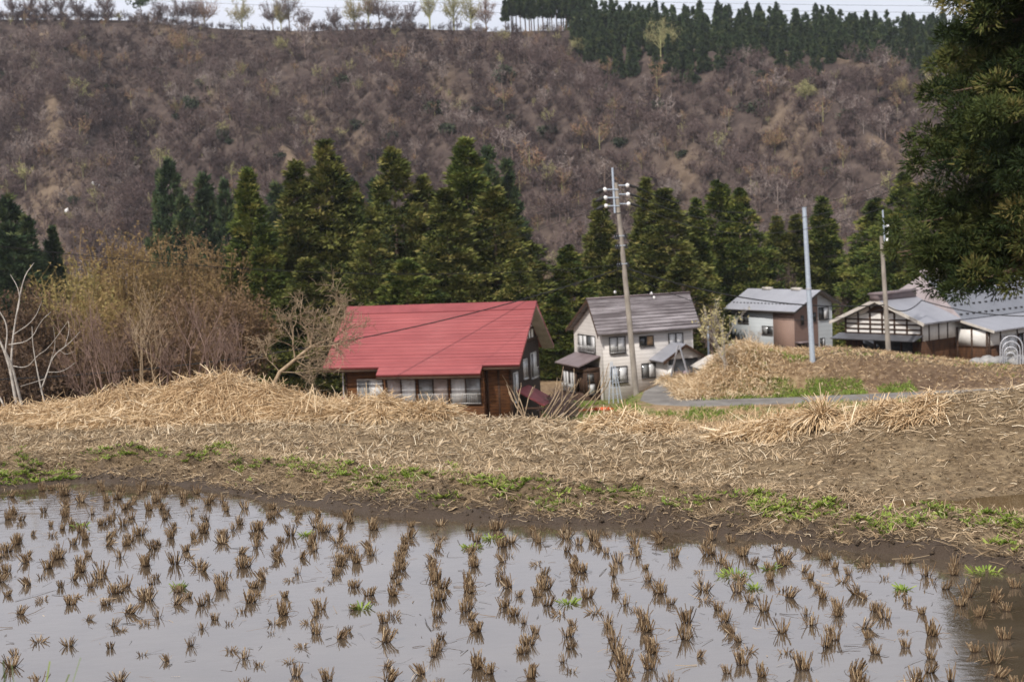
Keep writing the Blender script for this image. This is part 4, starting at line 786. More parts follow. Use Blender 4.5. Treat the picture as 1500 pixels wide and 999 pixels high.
p = at(893, 588, 106); mb = MB(); mb.tube([(-1.5, 0, 0.1), (0.1, .1, .15), (1.2, 0, .1)], .1, 6); mb.box((-.2, -.2, 0), (.9, .2, .28)); o = mb.build('barrier_pole', M['orange']); o.location = (p[0] - .9, 106, float(z_mid(p[0] - .9, 106))); tag(o, 'orange plastic pole lying in the grass below the bay window', 'pole')

# small shed right of it, blue sheet
p = at(1041, 553, 111); S2 = empty('garden_shed', (p[0], 111, p[2] - .1), R(8), 'small beige shed with a pale hipped roof at the foot of the mound', 'shed')
mb = MB(); mb.box((-1.1, -.9, -.4), (1.3, .9, 1.05)); mb.build('wall', M['beige'], S2); mb = MB()
for P in ([(-1.35, -1.1, 1.0), (1.5, -1.1, 1.0), (.5, 0, 1.9), (-.1, 0, 1.9)], [(1.5, 1.1, 1.0), (-1.35, 1.1, 1.0), (-.1, 0, 1.9), (.5, 0, 1.9)]): mb.add(P, [[0, 1, 2, 3]])
for P in ([(-1.35, 1.1, 1.0), (-1.35, -1.1, 1.0), (-.1, 0, 1.9)], [(1.5, -1.1, 1.0), (1.5, 1.1, 1.0), (.5, 0, 1.9)]): mb.add(P, [[0, 1, 2]])
mb.build('roof', M['soffit'], S2); mb = MB(); mb.box((-.2, -.96, -.3), (.7, -.903, .75)); mb.build('door', M['plaster'], S2)
p = at(1085, 504, 140); mb = MB(); mb.slab([(-1.1, -.8, .1), (1.1, -.8, .45), (1.1, .8, .6), (-1.1, .8, .25)], .06)
for x in (-1, 1): mb.box((x - .05, -.7, -2.2), (x + .05, -.6, .2 + .17 * x))
o = mb.build('blue_canopy', M['bluesheet']); o.location = (p[0], 140, p[2] - .3); tag(o, 'small pale blue sheet canopy in front of the grey house', 'canopy')

# ---- grey and brown modern house
EV = 5.2
H3 = empty('grey_house', (24.633, 165.0, -7.796 - EV), R(-60.2), 'modern two storey house in pale grey and brown siding with a light grey roof', 'house')
Lr, D, RI, fz = 12.538, 7.675, 2.136, .869; yr = D / 2; s1 = RI / yr; ye_ = D * fz + 0.0; th = .16
rf = MB(); rf.slab([(0, 0, EV), (Lr, 0, EV), (Lr, yr, EV + RI), (0, yr, EV + RI)], th); rf.slab([(Lr, ye_, EV + s1 * (D - ye_)), (0, ye_, EV + s1 * (D - ye_)), (0, yr, EV + RI), (Lr, yr, EV + RI)], th)
rfo = rf.build('roof', M['greyroof'], H3)
q = MB(); q.box((2.8, yr - .25, EV + RI - .1), (4.2, yr + .25, EV + RI + .2)); q.build('ridge_vent', M['soffit'], rfo); q = MB(); q.box((7.8, yr - .25, EV + RI - .1), (9.2, yr + .25, EV + RI + .2)); q.build('ridge_vent', M['soffit'], rfo)
q = MB(); q.slab([(Lr + .03, 0, EV + .02), (Lr + .03, 0, EV - .22), (Lr + .03, yr, EV + RI - .22), (Lr + .03, yr, EV + RI + .02)], .05); q.slab([(Lr + .03, yr, EV + RI + .02), (Lr + .03, yr, EV + RI - .22), (Lr + .03, ye_, EV + s1 * (D - ye_) - .22), (Lr + .03, ye_, EV + s1 * (D - ye_) + .02)], .05)
q.box((0, -.04, EV - .22), (Lr, -.003, EV)); q.build('fascia', M['frame_dark'], rfo)
q = MB()
for x in np.arange(.5, Lr, .62): q.box((x, 1.15, EV + s1 * 1.15 + .0), (x + .3, 1.2, EV + s1 * 1.15 + .10))
q.build('snow_guard', M['black'], rfo)
X0, X1, Y0, Y1 = .85, 11.7, .55, 6.05; bxs = 8.2; bys = 3.95; zt = lambda y: EV + s1 * min(y, D - y) - th - .08
wl = MB(); wl.box((X0, Y0, -1), (bxs, Y0 + .12, zt(Y0))); wl.box((X0, Y0 + .12, -1), (X0 + .12, Y1, zt(Y0))); wl.box((X0, Y1 - .12, -1), (X1, Y1, zt(Y1)))
poly_wall(wl, [(X1, bys, -1), (X1, Y1 - .123, -1), (X1, Y1 - .123, zt(Y1)), (X1, bys, zt(bys))], (-.12, 0, 0)); wl.build('grey_wall', M['greysiding'], H3)
wb = MB(); wb.box((bxs, Y0 - .02, -1), (X1 + .02, Y0 + .1, zt(Y0) - .03)); poly_wall(wb, [(X1 + .02, Y0 + .1, -1), (X1 + .02, bys - .004, -1), (X1 + .02, bys - .004, zt(yr)), (X1 + .02, yr, zt(yr)), (X1 + .02, Y0 + .1, zt(Y0 + .1))], (-.12, 0, 0)); wb.build('brown_wall', M['brownsiding'], H3)
window(H3, (2.1, Y0, 3.65), (1, 0, 0), (0, -1, 0), 1.8, 1.05, ['glassmid', 'glass']); window(H3, (6.35, Y0, 2.5), (1, 0, 0), (0, -1, 0), 1.7, .85, ['glassmid', 'glass'])
window(H3, (8.75, Y0 - .02, .5), (1, 0, 0), (0, -1, 0), .4, .75, ['glass']); window(H3, (9.55, Y0 - .02, .5), (1, 0, 0), (0, -1, 0), .4, .75, ['glass'])
window(H3, (X1 + .02, 1.55, 3.7), (0, 1, 0), (1, 0, 0), .28, .9, ['glass']); window(H3, (X1 + .02, 3.3, 3.95), (0, 1, 0), (1, 0, 0), .28, .85, ['glass']); window(H3, (X1 + .02, 3.42, .5), (0, 1, 0), (1, 0, 0), .25, .8, ['glass'])
window(H3, (X1, 4.15, 4.05), (0, 1, 0), (1, 0, 0), 1.3, 1.25, ['glass', CU]); window(H3, (X1, 4.25, 1.0), (0, 1, 0), (1, 0, 0), .55, .9, ['glass', CU])
q = MB(); q.box((X1 + .023, .75, -.8), (X1 + .06, 2.25, 1.55)); dr = q.build('entrance_door', M['frame_dark'], H3); q = MB(); q.box((X1 + .063, 1.35, -.8), (X1 + .10, 2.1, 1.4)); q.build('door_leaf', M['beam'], dr)
q = MB(); q.box((X1 + .02, .55, 1.68), (X1 + 1.0, 2.35, 1.84)); q.build('entrance_canopy', M['purpleroof'], H3)

# ---- old farmhouse on the right
EV = 3.35; aH = math.atan2(-.785, .62)
H4 = empty('old_farmhouse', (29.6, 129.2, -7.06 - EV), aH, 'old timber and plaster farmhouse with half timbered gable and wide grey roofs', 'house')
GW, RI, WD = 10.0, 2.05, 4.7; sg = RI / 5; th = .16
rf = MB(); rf.slab([(GW + .0, -.9, EV), (GW, WD, EV), (GW / 2, WD, EV + RI), (GW / 2, -.9, EV + RI)], th); rf.slab([(0, WD, EV), (0, -.9, EV), (GW / 2, -.9, EV + RI), (GW / 2, WD, EV + RI)], th)
wing = rf.build('wing_roof', M['paleroof'], H4)
q = MB(); q.slab([(GW + .05, -.94, EV + .02), (GW / 2, -.94, EV + RI + .02), (GW / 2, -.94, EV + RI - .3), (GW + .05, -.94, EV - .28)], .07); q.slab([(GW / 2, -.94, EV + RI + .02), (-.05, -.94, EV + .02), (-.05, -.94, EV - .28), (GW / 2, -.94, EV + RI - .3)], .07); q.build('bargeboard', M['soffit'], wing)
q = MB(); q.box((GW / 2 - .45, -1.0, EV + RI - .15), (GW / 2 + .45, WD - 0.2, EV + RI + .55)); q.slab([(GW / 2 - .62, -1.1, EV + RI + .5), (GW / 2 + .62, -1.1, EV + RI + .5), (GW / 2 + .62, WD - .1, EV + RI + .5), (GW / 2 - .62, WD - .1, EV + RI + .5)][::1], .12); q.build('ridge_box', M['purpleroof'], wing)
wl = MB(); wx0, wx1 = 1.0, 9.2
wl.box((wx0, 0, -1.5), (wx0 + .12, WD + 3, 1.7)); wl.box((wx1 - .12, 0.12, -1.5), (wx1, WD + 6, 1.72)); wl.box((wx0 + .12, 0, -1.5), (2.6, .12, 1.7)); wl.box((8.2, 0, -1.5), (wx1, .12, 1.7)); wl.build('board_wall', M['oldboards'], H4)
ps_ = MB(); zg = lambda x: EV + sg * min(x, GW - x) - th - .06
poly_wall(ps_, [(wx0, 0.02, 2.3), (wx1, 0.02, 2.3), (wx1, 0.02, zg(wx1)), (5, 0.02, zg(5)), (wx0, 0.02, zg(wx0))], (0, .1, 0)); ps_.box((wx1 - .1, .125, 1.72), (wx1 - .0, WD + 6, EV - .12)); pso = ps_.build('plaster_gable', M['plaster'], H4)
q = MB()
for z in (2.22, 2.62, 3.05, 3.45): q.box((max(wx0, (z + .3 - EV) / sg if z > EV - .1 else wx0) + .0, -.06, z), (min(wx1, GW - ((z + .3 - EV) / sg if z > EV - .1 else GW - wx1)), .017, z + .13))
for x in (1.0, 2.4, 3.7, 5.0, 6.3, 7.6, 9.06): q.box((x - .0, -.08, 1.7), (x + .14, .016, zg(x + .07) - .02))
poly_wall(q, [(3.3, -.05, EV + .75), (6.7, -.05, EV + .75), (5, -.05, zg(5))], (0, .06, 0))
for y in (.9, 2.3, 3.6): q.box((wx1 - .02, y, 1.72), (wx1 + .05, y + .12, EV - .1))
q.build('timber_frame', M['beam'], pso)
q = MB(); q.slab([(.3, -1.3, 1.85), (9.3, -1.3, 1.85), (9.3, 0, 2.25), (.3, 0, 2.25)], .08); q.build('front_canopy', M['darkroof'], H4)
q = MB(); q.box((2.6, .3, -1.5), (8.2, .36, 1.7)); q.build('glazed_front', M['glass'], H4); q = MB()
for x in (2.6, 4.0, 5.4, 6.8, 8.1): q.box((x, .1, -1.5), (x + .12, .297, 1.7))
q.box((2.72, .2, -.1), (8.1, .297, .1)); q.build('front_post', M['beam'], H4)
q = MB(); q.box((2.8, -.9, .05), (6.0, -.84, .3)); q.box((2.8, -.9, -1.0), (2.9, -.84, .05)); q.box((5.9, -.9, -1.0), (6.0, -.84, .05)); q.build('rail', M['alu'], H4)
# main roof
y0, y1 = WD, 21.0; bz = EV - .05; rx, rz = 4.2, EV + 3.75; hx = 0.4
mr = MB(); mr.slab([(GW, y0, bz), (GW, y1, bz), (rx, y1, rz), (rx, y0 + 2.6, rz)], .16); mr.slab([(-2.0, y1, bz), (-2.0, y0 + 1, bz), (rx, y0 + 2.6, rz), (rx, y1, rz)], .16); mro = mr.build('main_roof', M['slateroof'], H4)
q = MB(); q.add([(GW, y0, bz), (rx, y0 + 2.6, rz), (-2.0, y0 + 1, bz), (-2.0, y0 + 1, bz - .2), (GW, y0, bz - .2)], [[0, 1, 2]]); q.add([(GW, y0, bz), (-2.0, y0 + 1, bz), (-2.0, y0 + 1, bz - .3), (GW, y0, bz - .3)], [[0, 1, 2, 3]]); q.build('hip_slope', M['mauveroof'], mro)
q = MB(); q.box((rx - .3, y0 + 2.5, rz - .1), (rx + .3, y1, rz + .4)); q.build('ridge_box', M['mauveroof'], mro)
q = MB(); sm = (rz - bz) / (GW - rx)
for r_ in range(5):
    x = GW - .5 - r_ * 1.15
    for yk in np.arange(y0 + .5 + .35 * (r_ % 2) + .45 * r_, y1 - .3, .95): q.box((x - .09, yk, bz + sm * (GW - x) - .02), (x + .09, yk + .22, bz + sm * (GW - x) + .12))
q.build('snow_guard', M['black'], mro)
q = MB(); q.slab([(GW + 3.2, y0 - .1, bz - .92), (GW + 3.2, y1, bz - .92), (GW - .1, y1, bz - .06), (GW - .1, y0 - .1, bz - .06)], .12); sk = q.build('skirt_roof', M['paleroof'], H4)
q = MB(); q.slab([(GW + 3.25, y0 - .14, bz - .91), (GW - .1, y0 - .14, bz - .04), (GW - .1, y0 - .14, bz - .26), (GW + 3.25, y0 - .14, bz - 1.13)], .05); q.build('bargeboard', M['soffit'], sk)
sx = GW + 2.4; wl = MB(); wl.box((sx - .12, y0 + .3, -2.2), (sx, y1 - .3, .95)); wl.box((wx1, y0 + .18, -2.2), (sx, y0 + .3, .95)); wl.build('board_wall', M['oldboards'], H4)
wl = MB(); wl.box((sx - .12, y0 + .3, .95), (sx + .0, y1 - .3, 2.42)); wl.box((wx1, y0 + .19, .95), (sx - .12, y0 + .29, 2.4)); pw_ = wl.build('plaster_wall', M['plaster'], H4)
q = MB()
for y in (5.0, 6.7, 9.3, 11.0, 13.5, 16): q.box((sx - .02, y, -2), (sx + .05, y + .16, 2.35))
for x in (wx1 + .1, wx1 + 1.55, sx - .16): q.box((x, y0 + .13, -2), (x + .16, y0 + .187, 2.6))
q.box((sx - .02, y0 + .3, .88), (sx + .045, y1 - .3, 1.0)); q.box((wx1, y0 + .135, .88), (sx, y0 + .187, 1.0)); q.build('timber_frame', M['beam'], pw_)
for y, wd in ((6.95, 2.2), (11.3, 2.1)): window(H4, (sx + .03, y, -.35), (0, 1, 0), (1, 0, 0), wd, 2.05, ['curtain', 'glassmid'] if y > 9 else ['curtain', 'curtain'], 'frame_alu', True)
window(H4, (sx + .03, 9.6, .35), (0, 1, 0), (1, 0, 0), 1.3, 1.35, ['glass', 'curtain'], 'beam')

# beige house behind it
p = at(1440, 425, 172); H5 = empty('beige_house', (p[0], 172, p[2] - 6.6), R(-8), 'beige plastered house gable partly hidden behind the farmhouse roof', 'house')
mb = MB(); poly_wall(mb, [(-3.6, 0, -2), (3.8, 0, -2), (3.8, 0, 6.3), (-.4, 0, 8.3), (-3.6, 0, 6.4)], (0, 6, 0)); mb.build('wall', M['beige'], H5)
mb = MB(); mb.slab([(-4.3, -.6, 6.15), (-.4, -.6, 8.55), (-.4, 6.4, 8.55), (-4.3, 6.4, 6.15)], .16); mb.slab([(-.4, -.6, 8.55), (4.6, -.6, 6.05), (4.6, 6.4, 6.05), (-.4, 6.4, 8.55)], .16); mb.build('roof', M['darkroof'], H5)
window(H5, (1.2, 0, 3.8), (1, 0, 0), (0, -1, 0), 1.2, 1.0, ['glass', 'glassmid'])

# ------------------------------------------------------------------ poles and cables
UP = empty('utility_pole', (8.9, 103.0, float(z_mid(8.9, 103.0)) - .1), 0, 'tall concrete utility pole with crossarms and white insulators before the white house', 'utility pole')
b0 = np.array(UP.location); tp = at(902, 268, 103.0) - b0; ax_ = lambda f: tp * f
mb = MB(); mb.tube([ax_(0) + [0, 0, -.6], ax_(.33), ax_(.66), ax_(1.0)], [.225, .20, .175, .14], 12); mb.build('pole', M['polecon'], UP)
mb = MB()
for f in (.60, .63, .72, .79, .855): mb.tube([ax_(f), ax_(f + .006)], .20 - .05 * f, 12)
mb.build('clamp_band', M['black'], UP)
mb = MB(); e0 = ax_(.86) + np.array([-.28, -.1, 0]); e1 = at(897, 246, 103.0) - b0; mb.tube([e0, e1], .085, 4); mb.build('top_extension', M['steel'], UP)
INS = {}
for k, (vL, vR) in enumerate(((278, 272), (290, 285), (302, 299))):
    for sgn, v, du in ((-1, vL, -19), (1, vR, 14)):
        uu = 905.5 + k * .8; c = at(uu + du, v, 103.0) - b0; q = MB(); i_ = at(uu, v, 103.0) - b0; q.tube([i_ + [0, -.16, 0], c + [0, -.1, 0]], .045, 4); am = q.build('crossarm', M['steel'], UP)
        q = MB(); q.tube([c + [-.16, -.1, .0], c + [-.08, -.1, 0], c + [0, -.1, 0], c + [.1, -.1, 0]], [.08, .16, .17, .09], 8); q.build('insulator', M['porcelain'], am)
        e = c + np.array([sgn * .75, -.1, -.2]); q = MB(); q.tube([c + [sgn * .12, -.1, 0], (c + e) / 2 + [0, 0, 0.0], e], [.10, .20 if sgn < 0 else .1, .06], 6); q.build('insulator_cover', M['black'], am); INS[(k, sgn)] = b0 + e
for k, f in enumerate((.615, .70, .745)):
    q = MB(); c = ax_(f); q.tube([c + [-.5, -.15, .1], c + [.35, -.15, .12]], .04, 4); fr_ = q.build('bracket', M['steel'], UP)
    for dx in (-.42, -.25, .28): q = MB(); q.tube([c + [dx, -.15, -.12], c + [dx, -.15, .26]], [.10, .06], 6); q.build('connector', M['black'], fr_)
SP = empty('steel_pole', tuple(at(1191, 545, 102.5) + [0, 0, 0]), 0, 'plain pale blue grey steel pole standing on the mound', 'pole')
SP.location.z = float(z_mid(SP.location.x, SP.location.y)) - .15; b1 = np.array(SP.location); t1 = at(1178, 305, 102.5) - b1; mb = MB(); mb.tube([[0, 0, -.4], t1 * .5, t1], [.20, .175, .15], 12); mb.build('pole', M['steel'], SP)
mb = MB(); mb.tube([t1 * .998, t1 * 1.008], .17, 12); mb.build('cap', M['steel'], SP); mb = MB(); mb.tube([t1 * .48, t1 * .49], .21, 12); mb.build('clamp_band', M['alu'], SP)
WP = empty('utility_pole', tuple(at(1302, 506, 116)), 0, 'weathered wooden utility pole in front of the farmhouse gable', 'utility pole'); WP.location.z = float(z_mid(WP.location.x, 116)) - .2; b2 = np.array(WP.location)
t2 = at(1291, 346, 116) - b2; mb = MB(); mb.tube([[0, 0, -.5], t2 * .5, t2], [.23, .19, .15], 10); mb.build('pole', M['polecon'], WP)
mb = MB(); x0_ = at(1295, 355, 116) - b2; x1_ = at(1292, 308, 116) - b2; mb.tube([x0_ + [0, -.2, 0], x1_ + [0, -.2, 0]], .08, 4); mb.build('top_extension', M['steel'], WP)
for v in (332, 342, 352):
    c = at(1295, v, 116) - b2; q = MB(); q.tube([c + [-.05, -.2, 0], c + [.22, -.25, 0]], .035, 4); am = q.build('bracket', M['steel'], WP); q = MB(); q.tube([c + [.22, -.25, -.06], c + [.22, -.25, .16]], [.14, .1], 7); q.build('insulator', M['porcelain'], am)
p = at(1037, 522, 118); mb = MB(); q = at(1037, 478, 118) - p; mb.tube([[0, 0, -3.5], q], [.1, .08], 8); o = mb.build('thin_post', M['steel']); o.location = p; tag(o, 'thin grey steel post behind the yellow shrub and small shed', 'post')

def cable(A, Bp, sag, rad, label, dots=False, via=None):
    A, Bp = np.array(A, float), np.array(Bp, float); s = np.linspace(0, 1, 41)[:, None]; P = A * (1 - s) + Bp * s; P[:, 2] -= (4 * sag * s * (1 - s))[:, 0]
    mb = MB(); mb.tube(P - A, rad, 5); o = mb.build('cable', M['black']); o.location = A; return tag(o, label, 'cable', 'overhead cables of the village')
pc_ = b0 + ax_(.605)
cable(at(-140, 560, 80), pc_, 1.9, .040, 'thick black cable sagging across the red roof to the tall pole')
cable(at(-40, 356, 70), pc_ + [0, 0, .25], 1.1, .020, 'thin dark cable crossing the cedar grove from the left edge')
cable(at(-60, 612, 40), at(385, 522, 70), .5, .028, 'dark cable low behind the straw heap on the left')
pm = b2 + t2 * .455
cable(pc_ + [.2, 0, -.1], pm, 1.0, .05, 'thick black cable running from the tall pole to the wooden pole')
cable(pc_ + [.2, 0, -.45], pm + [0, 0, -.3], 2.0, .025, 'lower thin cable between the tall pole and the wooden pole')
cable(pm, at(1350, 440, 122), .7, .05, 'black cable looping from the wooden pole to the farmhouse'); cable(at(1350, 440, 122), at(1540, 462, 110), .5, .045, 'black cable crossing in front of the farmhouse roof')
far_r = [at(1420, 205, 70), at(1420, 222, 70), at(1420, 244, 70)]
for k in range(3): cable(INS[(k, 1)], far_r[k], 2.6, .016, ['top', 'middle', 'lowest'][k] + ' power line from the tall pole to the upper right')
for k in range(3): cable(INS[(k, -1)], at(300, 420 + 16 * k, 330), 2.5, .016, ['top', 'middle', 'lowest'][k] + ' power line from the tall pole toward the far left valley')
cable(b0 + ax_(.78), at(901, 434, 113), .05, .02, 'guy wire with white beads from the tall pole to the left of the white roof'); cable(b0 + ax_(.79) + [.2, 0, 0], at(957, 438, 113), .1, .02, 'guy wire from the tall pole to the middle of the white house roof')
cable(at(1262, 440, 122), b2 + t2 * .8, .05, .02, 'guy wire on the left of the wooden pole')
for u, v in ((901, 428), (954, 430), (958, 436)):
    p = at(u, v, 112.6); mb = MB(); mb.tube([[0, 0, -.12], [0, 0, 0], [0, 0, .12]], [.05, .13, .05], 7); o = mb.build('guy_insulator', M['porcelain']); o.location = p; tag(o, {901: 'white bead insulator on the left guy wire above the white roof', 954: 'upper white bead insulator above the middle of the white roof', 958: 'lower white bead insulator just above the white roof'}[u], 'insulator')
for k, (v0_, v1_) in enumerate(((-34, 20), (-26, 30), (-14, 42))):
    cable(at(-100, v0_, 900), at(1500, v1_ - 10, 900), 4, .10, 'faint ' + ['upper', 'middle', 'lower'][k] + ' transmission line in the sky beyond the ridge')

# hoop pipes and rubble at the right end of the mound
p = at(1482, 541, 108); zc = float(z_mid(p[0], 108)); HP = empty('hoop_pipe_stack', (p[0], 108, zc), R(-10), 'bundle of pale grey bent greenhouse pipes standing upright', 'pipes')
for k in range(4):
    a = np.linspace(0, math.pi, 15); s = 1 - .2 * k; mb = MB(); X = 0.82 * s * np.cos(a); Zc = 1.35 * s + .85 * s * np.sin(a); P = [[X[0], 0, -.2]] + [[x, .05 * math.sin(3 * x + k), z] for x, z in zip(X, Zc)] + [[X[-1], 0, -.2]]
    mb.tube(np.array(P) + [0, k * .14, 0], .05, 6); mb.build('hoop_pipe', M['alu'], HP)
for k in range(7):
    rng = np.random.default_rng(900 + k); x, y = p[0] + [-1.4, -.6, .3, 1.2, 2.1, -2.2, .9][k], 108.9 + .3 * (k % 3); mb = MB(); n = 60
    dv = rot_dirs(rng, n); import bmesh; bm = bmesh.new(); bmesh.ops.create_icosphere(bm, subdivisions=2, radius=1)
    V = np.array([v.co[:] for v in bm.verts]); Fq = np.array([[v.index for v in f.verts] for f in bm.faces]); bm.free(); s = .45 + .3 * rng.uniform(); V = V * (0.8 + .5 * vnoise(V[:, 0] * 2 + k, V[:, 1] * 2 + V[:, 2]))[:, None] * np.array([s * 1.2, s, s * .7])
    mb.add(V, Fq); o = mb.build('stone', M['stone']); o.location = (x, y, float(z_mid(x, y)) + .1); tag(o, ['grey stone left of the pipe bundle', 'grey stone just behind the left foot of the pipes', 'grey stone behind the middle of the pipes', 'grey stone by the right foot of the pipes', 'grey stone farthest right of the pipes', 'grey stone farthest left of the pipes', 'grey stone right behind the pipes'][k], 'stone', 'grey stones by the pipe bundle')

# ------------------------------------------------------------------ big near cedar on the right
p = at(1512, 560, 40); zb = float(z_mid(p[0], 40)); BC = empty('big_cedar', (p[0] + .3, 40, zb), 0, 'huge dark near cedar filling the right edge of the view', 'tree'); H = 21.0
rng = np.random.default_rng(77); cr_ = MB(); wd = MB(); wd.tube([(0, 0, -1), (0, 0, 3), (.1, 0, 10), (0, 0, H)], [.52, .42, .28, .05], 10)
# boughs: (height fraction, azimuth, reach, droop)
boughs = []
for k in range(190):
    t = 0.372 + .608 * (k + rng.uniform()) / 190; a = rng.uniform(0, 2 * math.pi); reach = 5.35 * ((1 - t) ** .55) * rng.uniform(.68, 1.12) * (0.8 + .2 * ss((t - .372) / .1)); boughs.append((t, a, reach))
Cn, Rn, On = [], [], []
for (t, a, reach) in boughs:
    o0 = np.array([0, 0, t * H]); d = np.array([math.cos(a), math.sin(a), 0]); k = 7; s = np.linspace(0, 1, k)
    P = o0 + d * (reach * s)[:, None] + np.array([0, 0, 1.0]) * (reach * (-.30 * s + .10 * s ** 2))[:, None]; wd.tube(P, np.linspace(.09, .015, k), 4, cap=False)
    for q in range(int(5 + reach * 3.2)):
        f = rng.uniform(.3, 1.03); c = o0 + d * reach * f + np.array([0, 0, reach * (-.30 * f + .10 * f * f)]) + rng.normal(size=3) * np.array([.34, .34, .26]) * (.6 + .12 * reach); Cn.append(c); Rn.append(rng.uniform(.26, .55)); On.append(d)
Cn = np.array(Cn); Rn = np.array(Rn); On = np.array(On); n = len(Cn); nl = 170; idx = np.repeat(np.arange(n), nl); k = len(idx)
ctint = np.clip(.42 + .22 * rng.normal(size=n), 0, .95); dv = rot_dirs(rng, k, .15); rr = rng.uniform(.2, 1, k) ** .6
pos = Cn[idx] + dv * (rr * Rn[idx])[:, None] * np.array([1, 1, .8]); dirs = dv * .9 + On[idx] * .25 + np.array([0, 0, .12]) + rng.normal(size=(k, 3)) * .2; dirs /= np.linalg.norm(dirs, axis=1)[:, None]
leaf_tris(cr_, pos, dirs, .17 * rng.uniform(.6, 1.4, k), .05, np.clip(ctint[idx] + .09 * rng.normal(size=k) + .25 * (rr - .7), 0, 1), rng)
cr_.build('crown', M['cedar_near'], BC); wd.build('trunk', M['bark'], BC)

# ------------------------------------------------------------------ saplings, thicket and the leaning tree along the field edge
def traced_tree(name, base, paths, mat, label, group, cat='tree'):
    """limbs as polylines of (side, depth, up) metres from the base with their own radii"""
    mb = MB()
    for P, r0, r1 in paths:
        P = np.array(P)
        for _ in range(2): P = np.vstack([P[:1], np.stack([P[:-1] * .75 + P[1:] * .25, P[:-1] * .25 + P[1:] * .75], 1).reshape(-1, 3), P[-1:]])
        mb.tube(P, np.linspace(r0 * .68, r1 * .68, len(P)), 6)
    o = mb.build(name, mat); o.location = base; return tag(o, label, cat, group)
def limbs(base, Y, lst):
    out = []
    for k, (pts, r0, r1) in enumerate(lst): out.append(([at(u, v, Y + .25 * math.sin(k * 2.1) * (i / max(1, len(pts) - 1))) - base for i, (u, v) in enumerate(pts)], r0, r1))
    return out
Y = 23.0; b = at(30, 622, Y)
traced_tree('pale_sapling', b, limbs(b, Y, [([(30, 625), (22, 580), (15, 540), (5, 510), (-5, 490)], .05, .02), ([(16, 545), (18, 500), (26, 450), (35, 405), (50, 385)], .032, .006), ([(36, 608), (26, 570), (18, 535), (8, 515)], .042, .02), ([(8, 515), (12, 480), (0, 455), (-20, 440)], .025, .006), ([(22, 470), (30, 440), (26, 420), (15, 402)], .014, .004), ([(13, 505), (45, 500), (60, 470), (75, 457)], .016, .004), ([(20, 490), (50, 470), (62, 440)], .012, .003), ([(18, 625), (5, 590), (-15, 560)], .03, .02), ([(14, 535), (40, 540), (55, 520), (70, 512), (100, 470)], .014, .004)]), M['bark_pale'], 'pale forked sapling cut by the left edge', 'pale leafless saplings at the left edge')
b = at(72, 608, 22.5)
traced_tree('pale_sapling', b, limbs(b, 22.5, [([(72, 610), (62, 578), (55, 545), (48, 505), (47, 478)], .028, .006), ([(60, 572), (68, 550), (78, 520), (100, 505), (118, 485)], .022, .006), ([(74, 530), (82, 505), (78, 478)], .011, .004), ([(70, 545), (92, 545), (112, 530)], .010, .003), ([(95, 508), (102, 485), (100, 470)], .008, .003), ([(66, 555), (50, 560), (30, 566)], .012, .006), ([(88, 513), (96, 520), (108, 515)], .006, .003)]), M['bark_pale'], 'pale sapling with upswept branches second from the left edge', 'pale leafless saplings at the left edge')
rng = np.random.default_rng(5); b = at(388, 566, 22.0); mb = MB(); end = at(455, 508, 22.3) - b
trunk = [np.array([0, 0, -.2]), at(410, 545, 22.1) - b, at(432, 527, 22.2) - b, end, at(480, 498, 22.4) - b]; mb.tube(trunk, [.036, .032, .028, .022, .014], 7)
for q, (du, dv_), ln, rd in [(end, (20, -60), .62, .022), (trunk[2], (-5, -50), .55, .02), (trunk[4], (40, -20), .6, .018), (trunk[4], (30, -45), .6, .018), (end, (45, 5), .65, .016), (trunk[2], (50, -15), .6, .016), (trunk[1], (-30, -40), .45, .014), (end, (-10, -45), .55, .016), (trunk[2], (40, 20), .5, .014), (trunk[1], (60, 15), .7, .012), (trunk[4], (25, 15), .5, .012)]:
    d = np.array([du, rng.uniform(-15, 15), -dv_], float); branch_mb(mb, rng, q, d, ln, rd * .72, 0, 3, (4, 6), .9, .14, .30, minr=.0026)
o = mb.build('leaning_tree', M['bark_tan']); o.location = b; tag(o, 'leaning leafless tree with a tangle of twigs beside the red roof', 'tree')
SH = [(150, 575, 455, 'tan many stemmed bare shrub leaning over the left straw mound'), (170, 560, 470, 'reddish bare shrub behind the left straw mound'), (212, 565, 455, 'tall pale forked shrub in the middle of the thicket'), (228, 560, 462, 'slender forked shrub beside the tall pale one'), (262, 560, 460, 'dark upright bare shrub behind the straw'), (278, 560, 452, 'tall reddish shrub right of the dark upright one'), (312, 550, 490, 'low twiggy shrub at the top of the large heap'), (340, 556, 480, 'low tangled shrub right of the heap top'), (190, 570, 500, 'low tangled reddish shrub in the thicket'), (245, 565, 505, 'low brown twig tangle in the thicket'), (355, 560, 505, 'low brown shrub near the foot of the leaning tree'), (130, 590, 520, 'small pale twig shrub at the left foot of the heap')]
for i, (u, vb, vt, lab) in enumerate(SH):
    Y = 22.5 + (i * 7 % 5) * .45; b = at(u, vb + 14, Y); h = at(u, vt, Y)[2] - b[2]; rng = np.random.default_rng(50 + i); mb = MB()
    for s in range(4 if i not in (2, 3, 4, 5) else 2): branch_mb(mb, rng, rng.normal(size=3) * [.08, .06, 0], [rng.normal() * .25, rng.normal() * .25, 1], h * rng.uniform(.55, .8), .010 + .004 * (i in (2, 4, 5)), 0, 3, (3, 4), .6, .3, .2, minr=.0022)
    o = mb.build('bare_shrub', M['bark_red'] if i not in (2, 3) else M['bark_tan']); o.location = b; tag(o, lab, 'shrub', 'bare shrubs behind the straw heap')
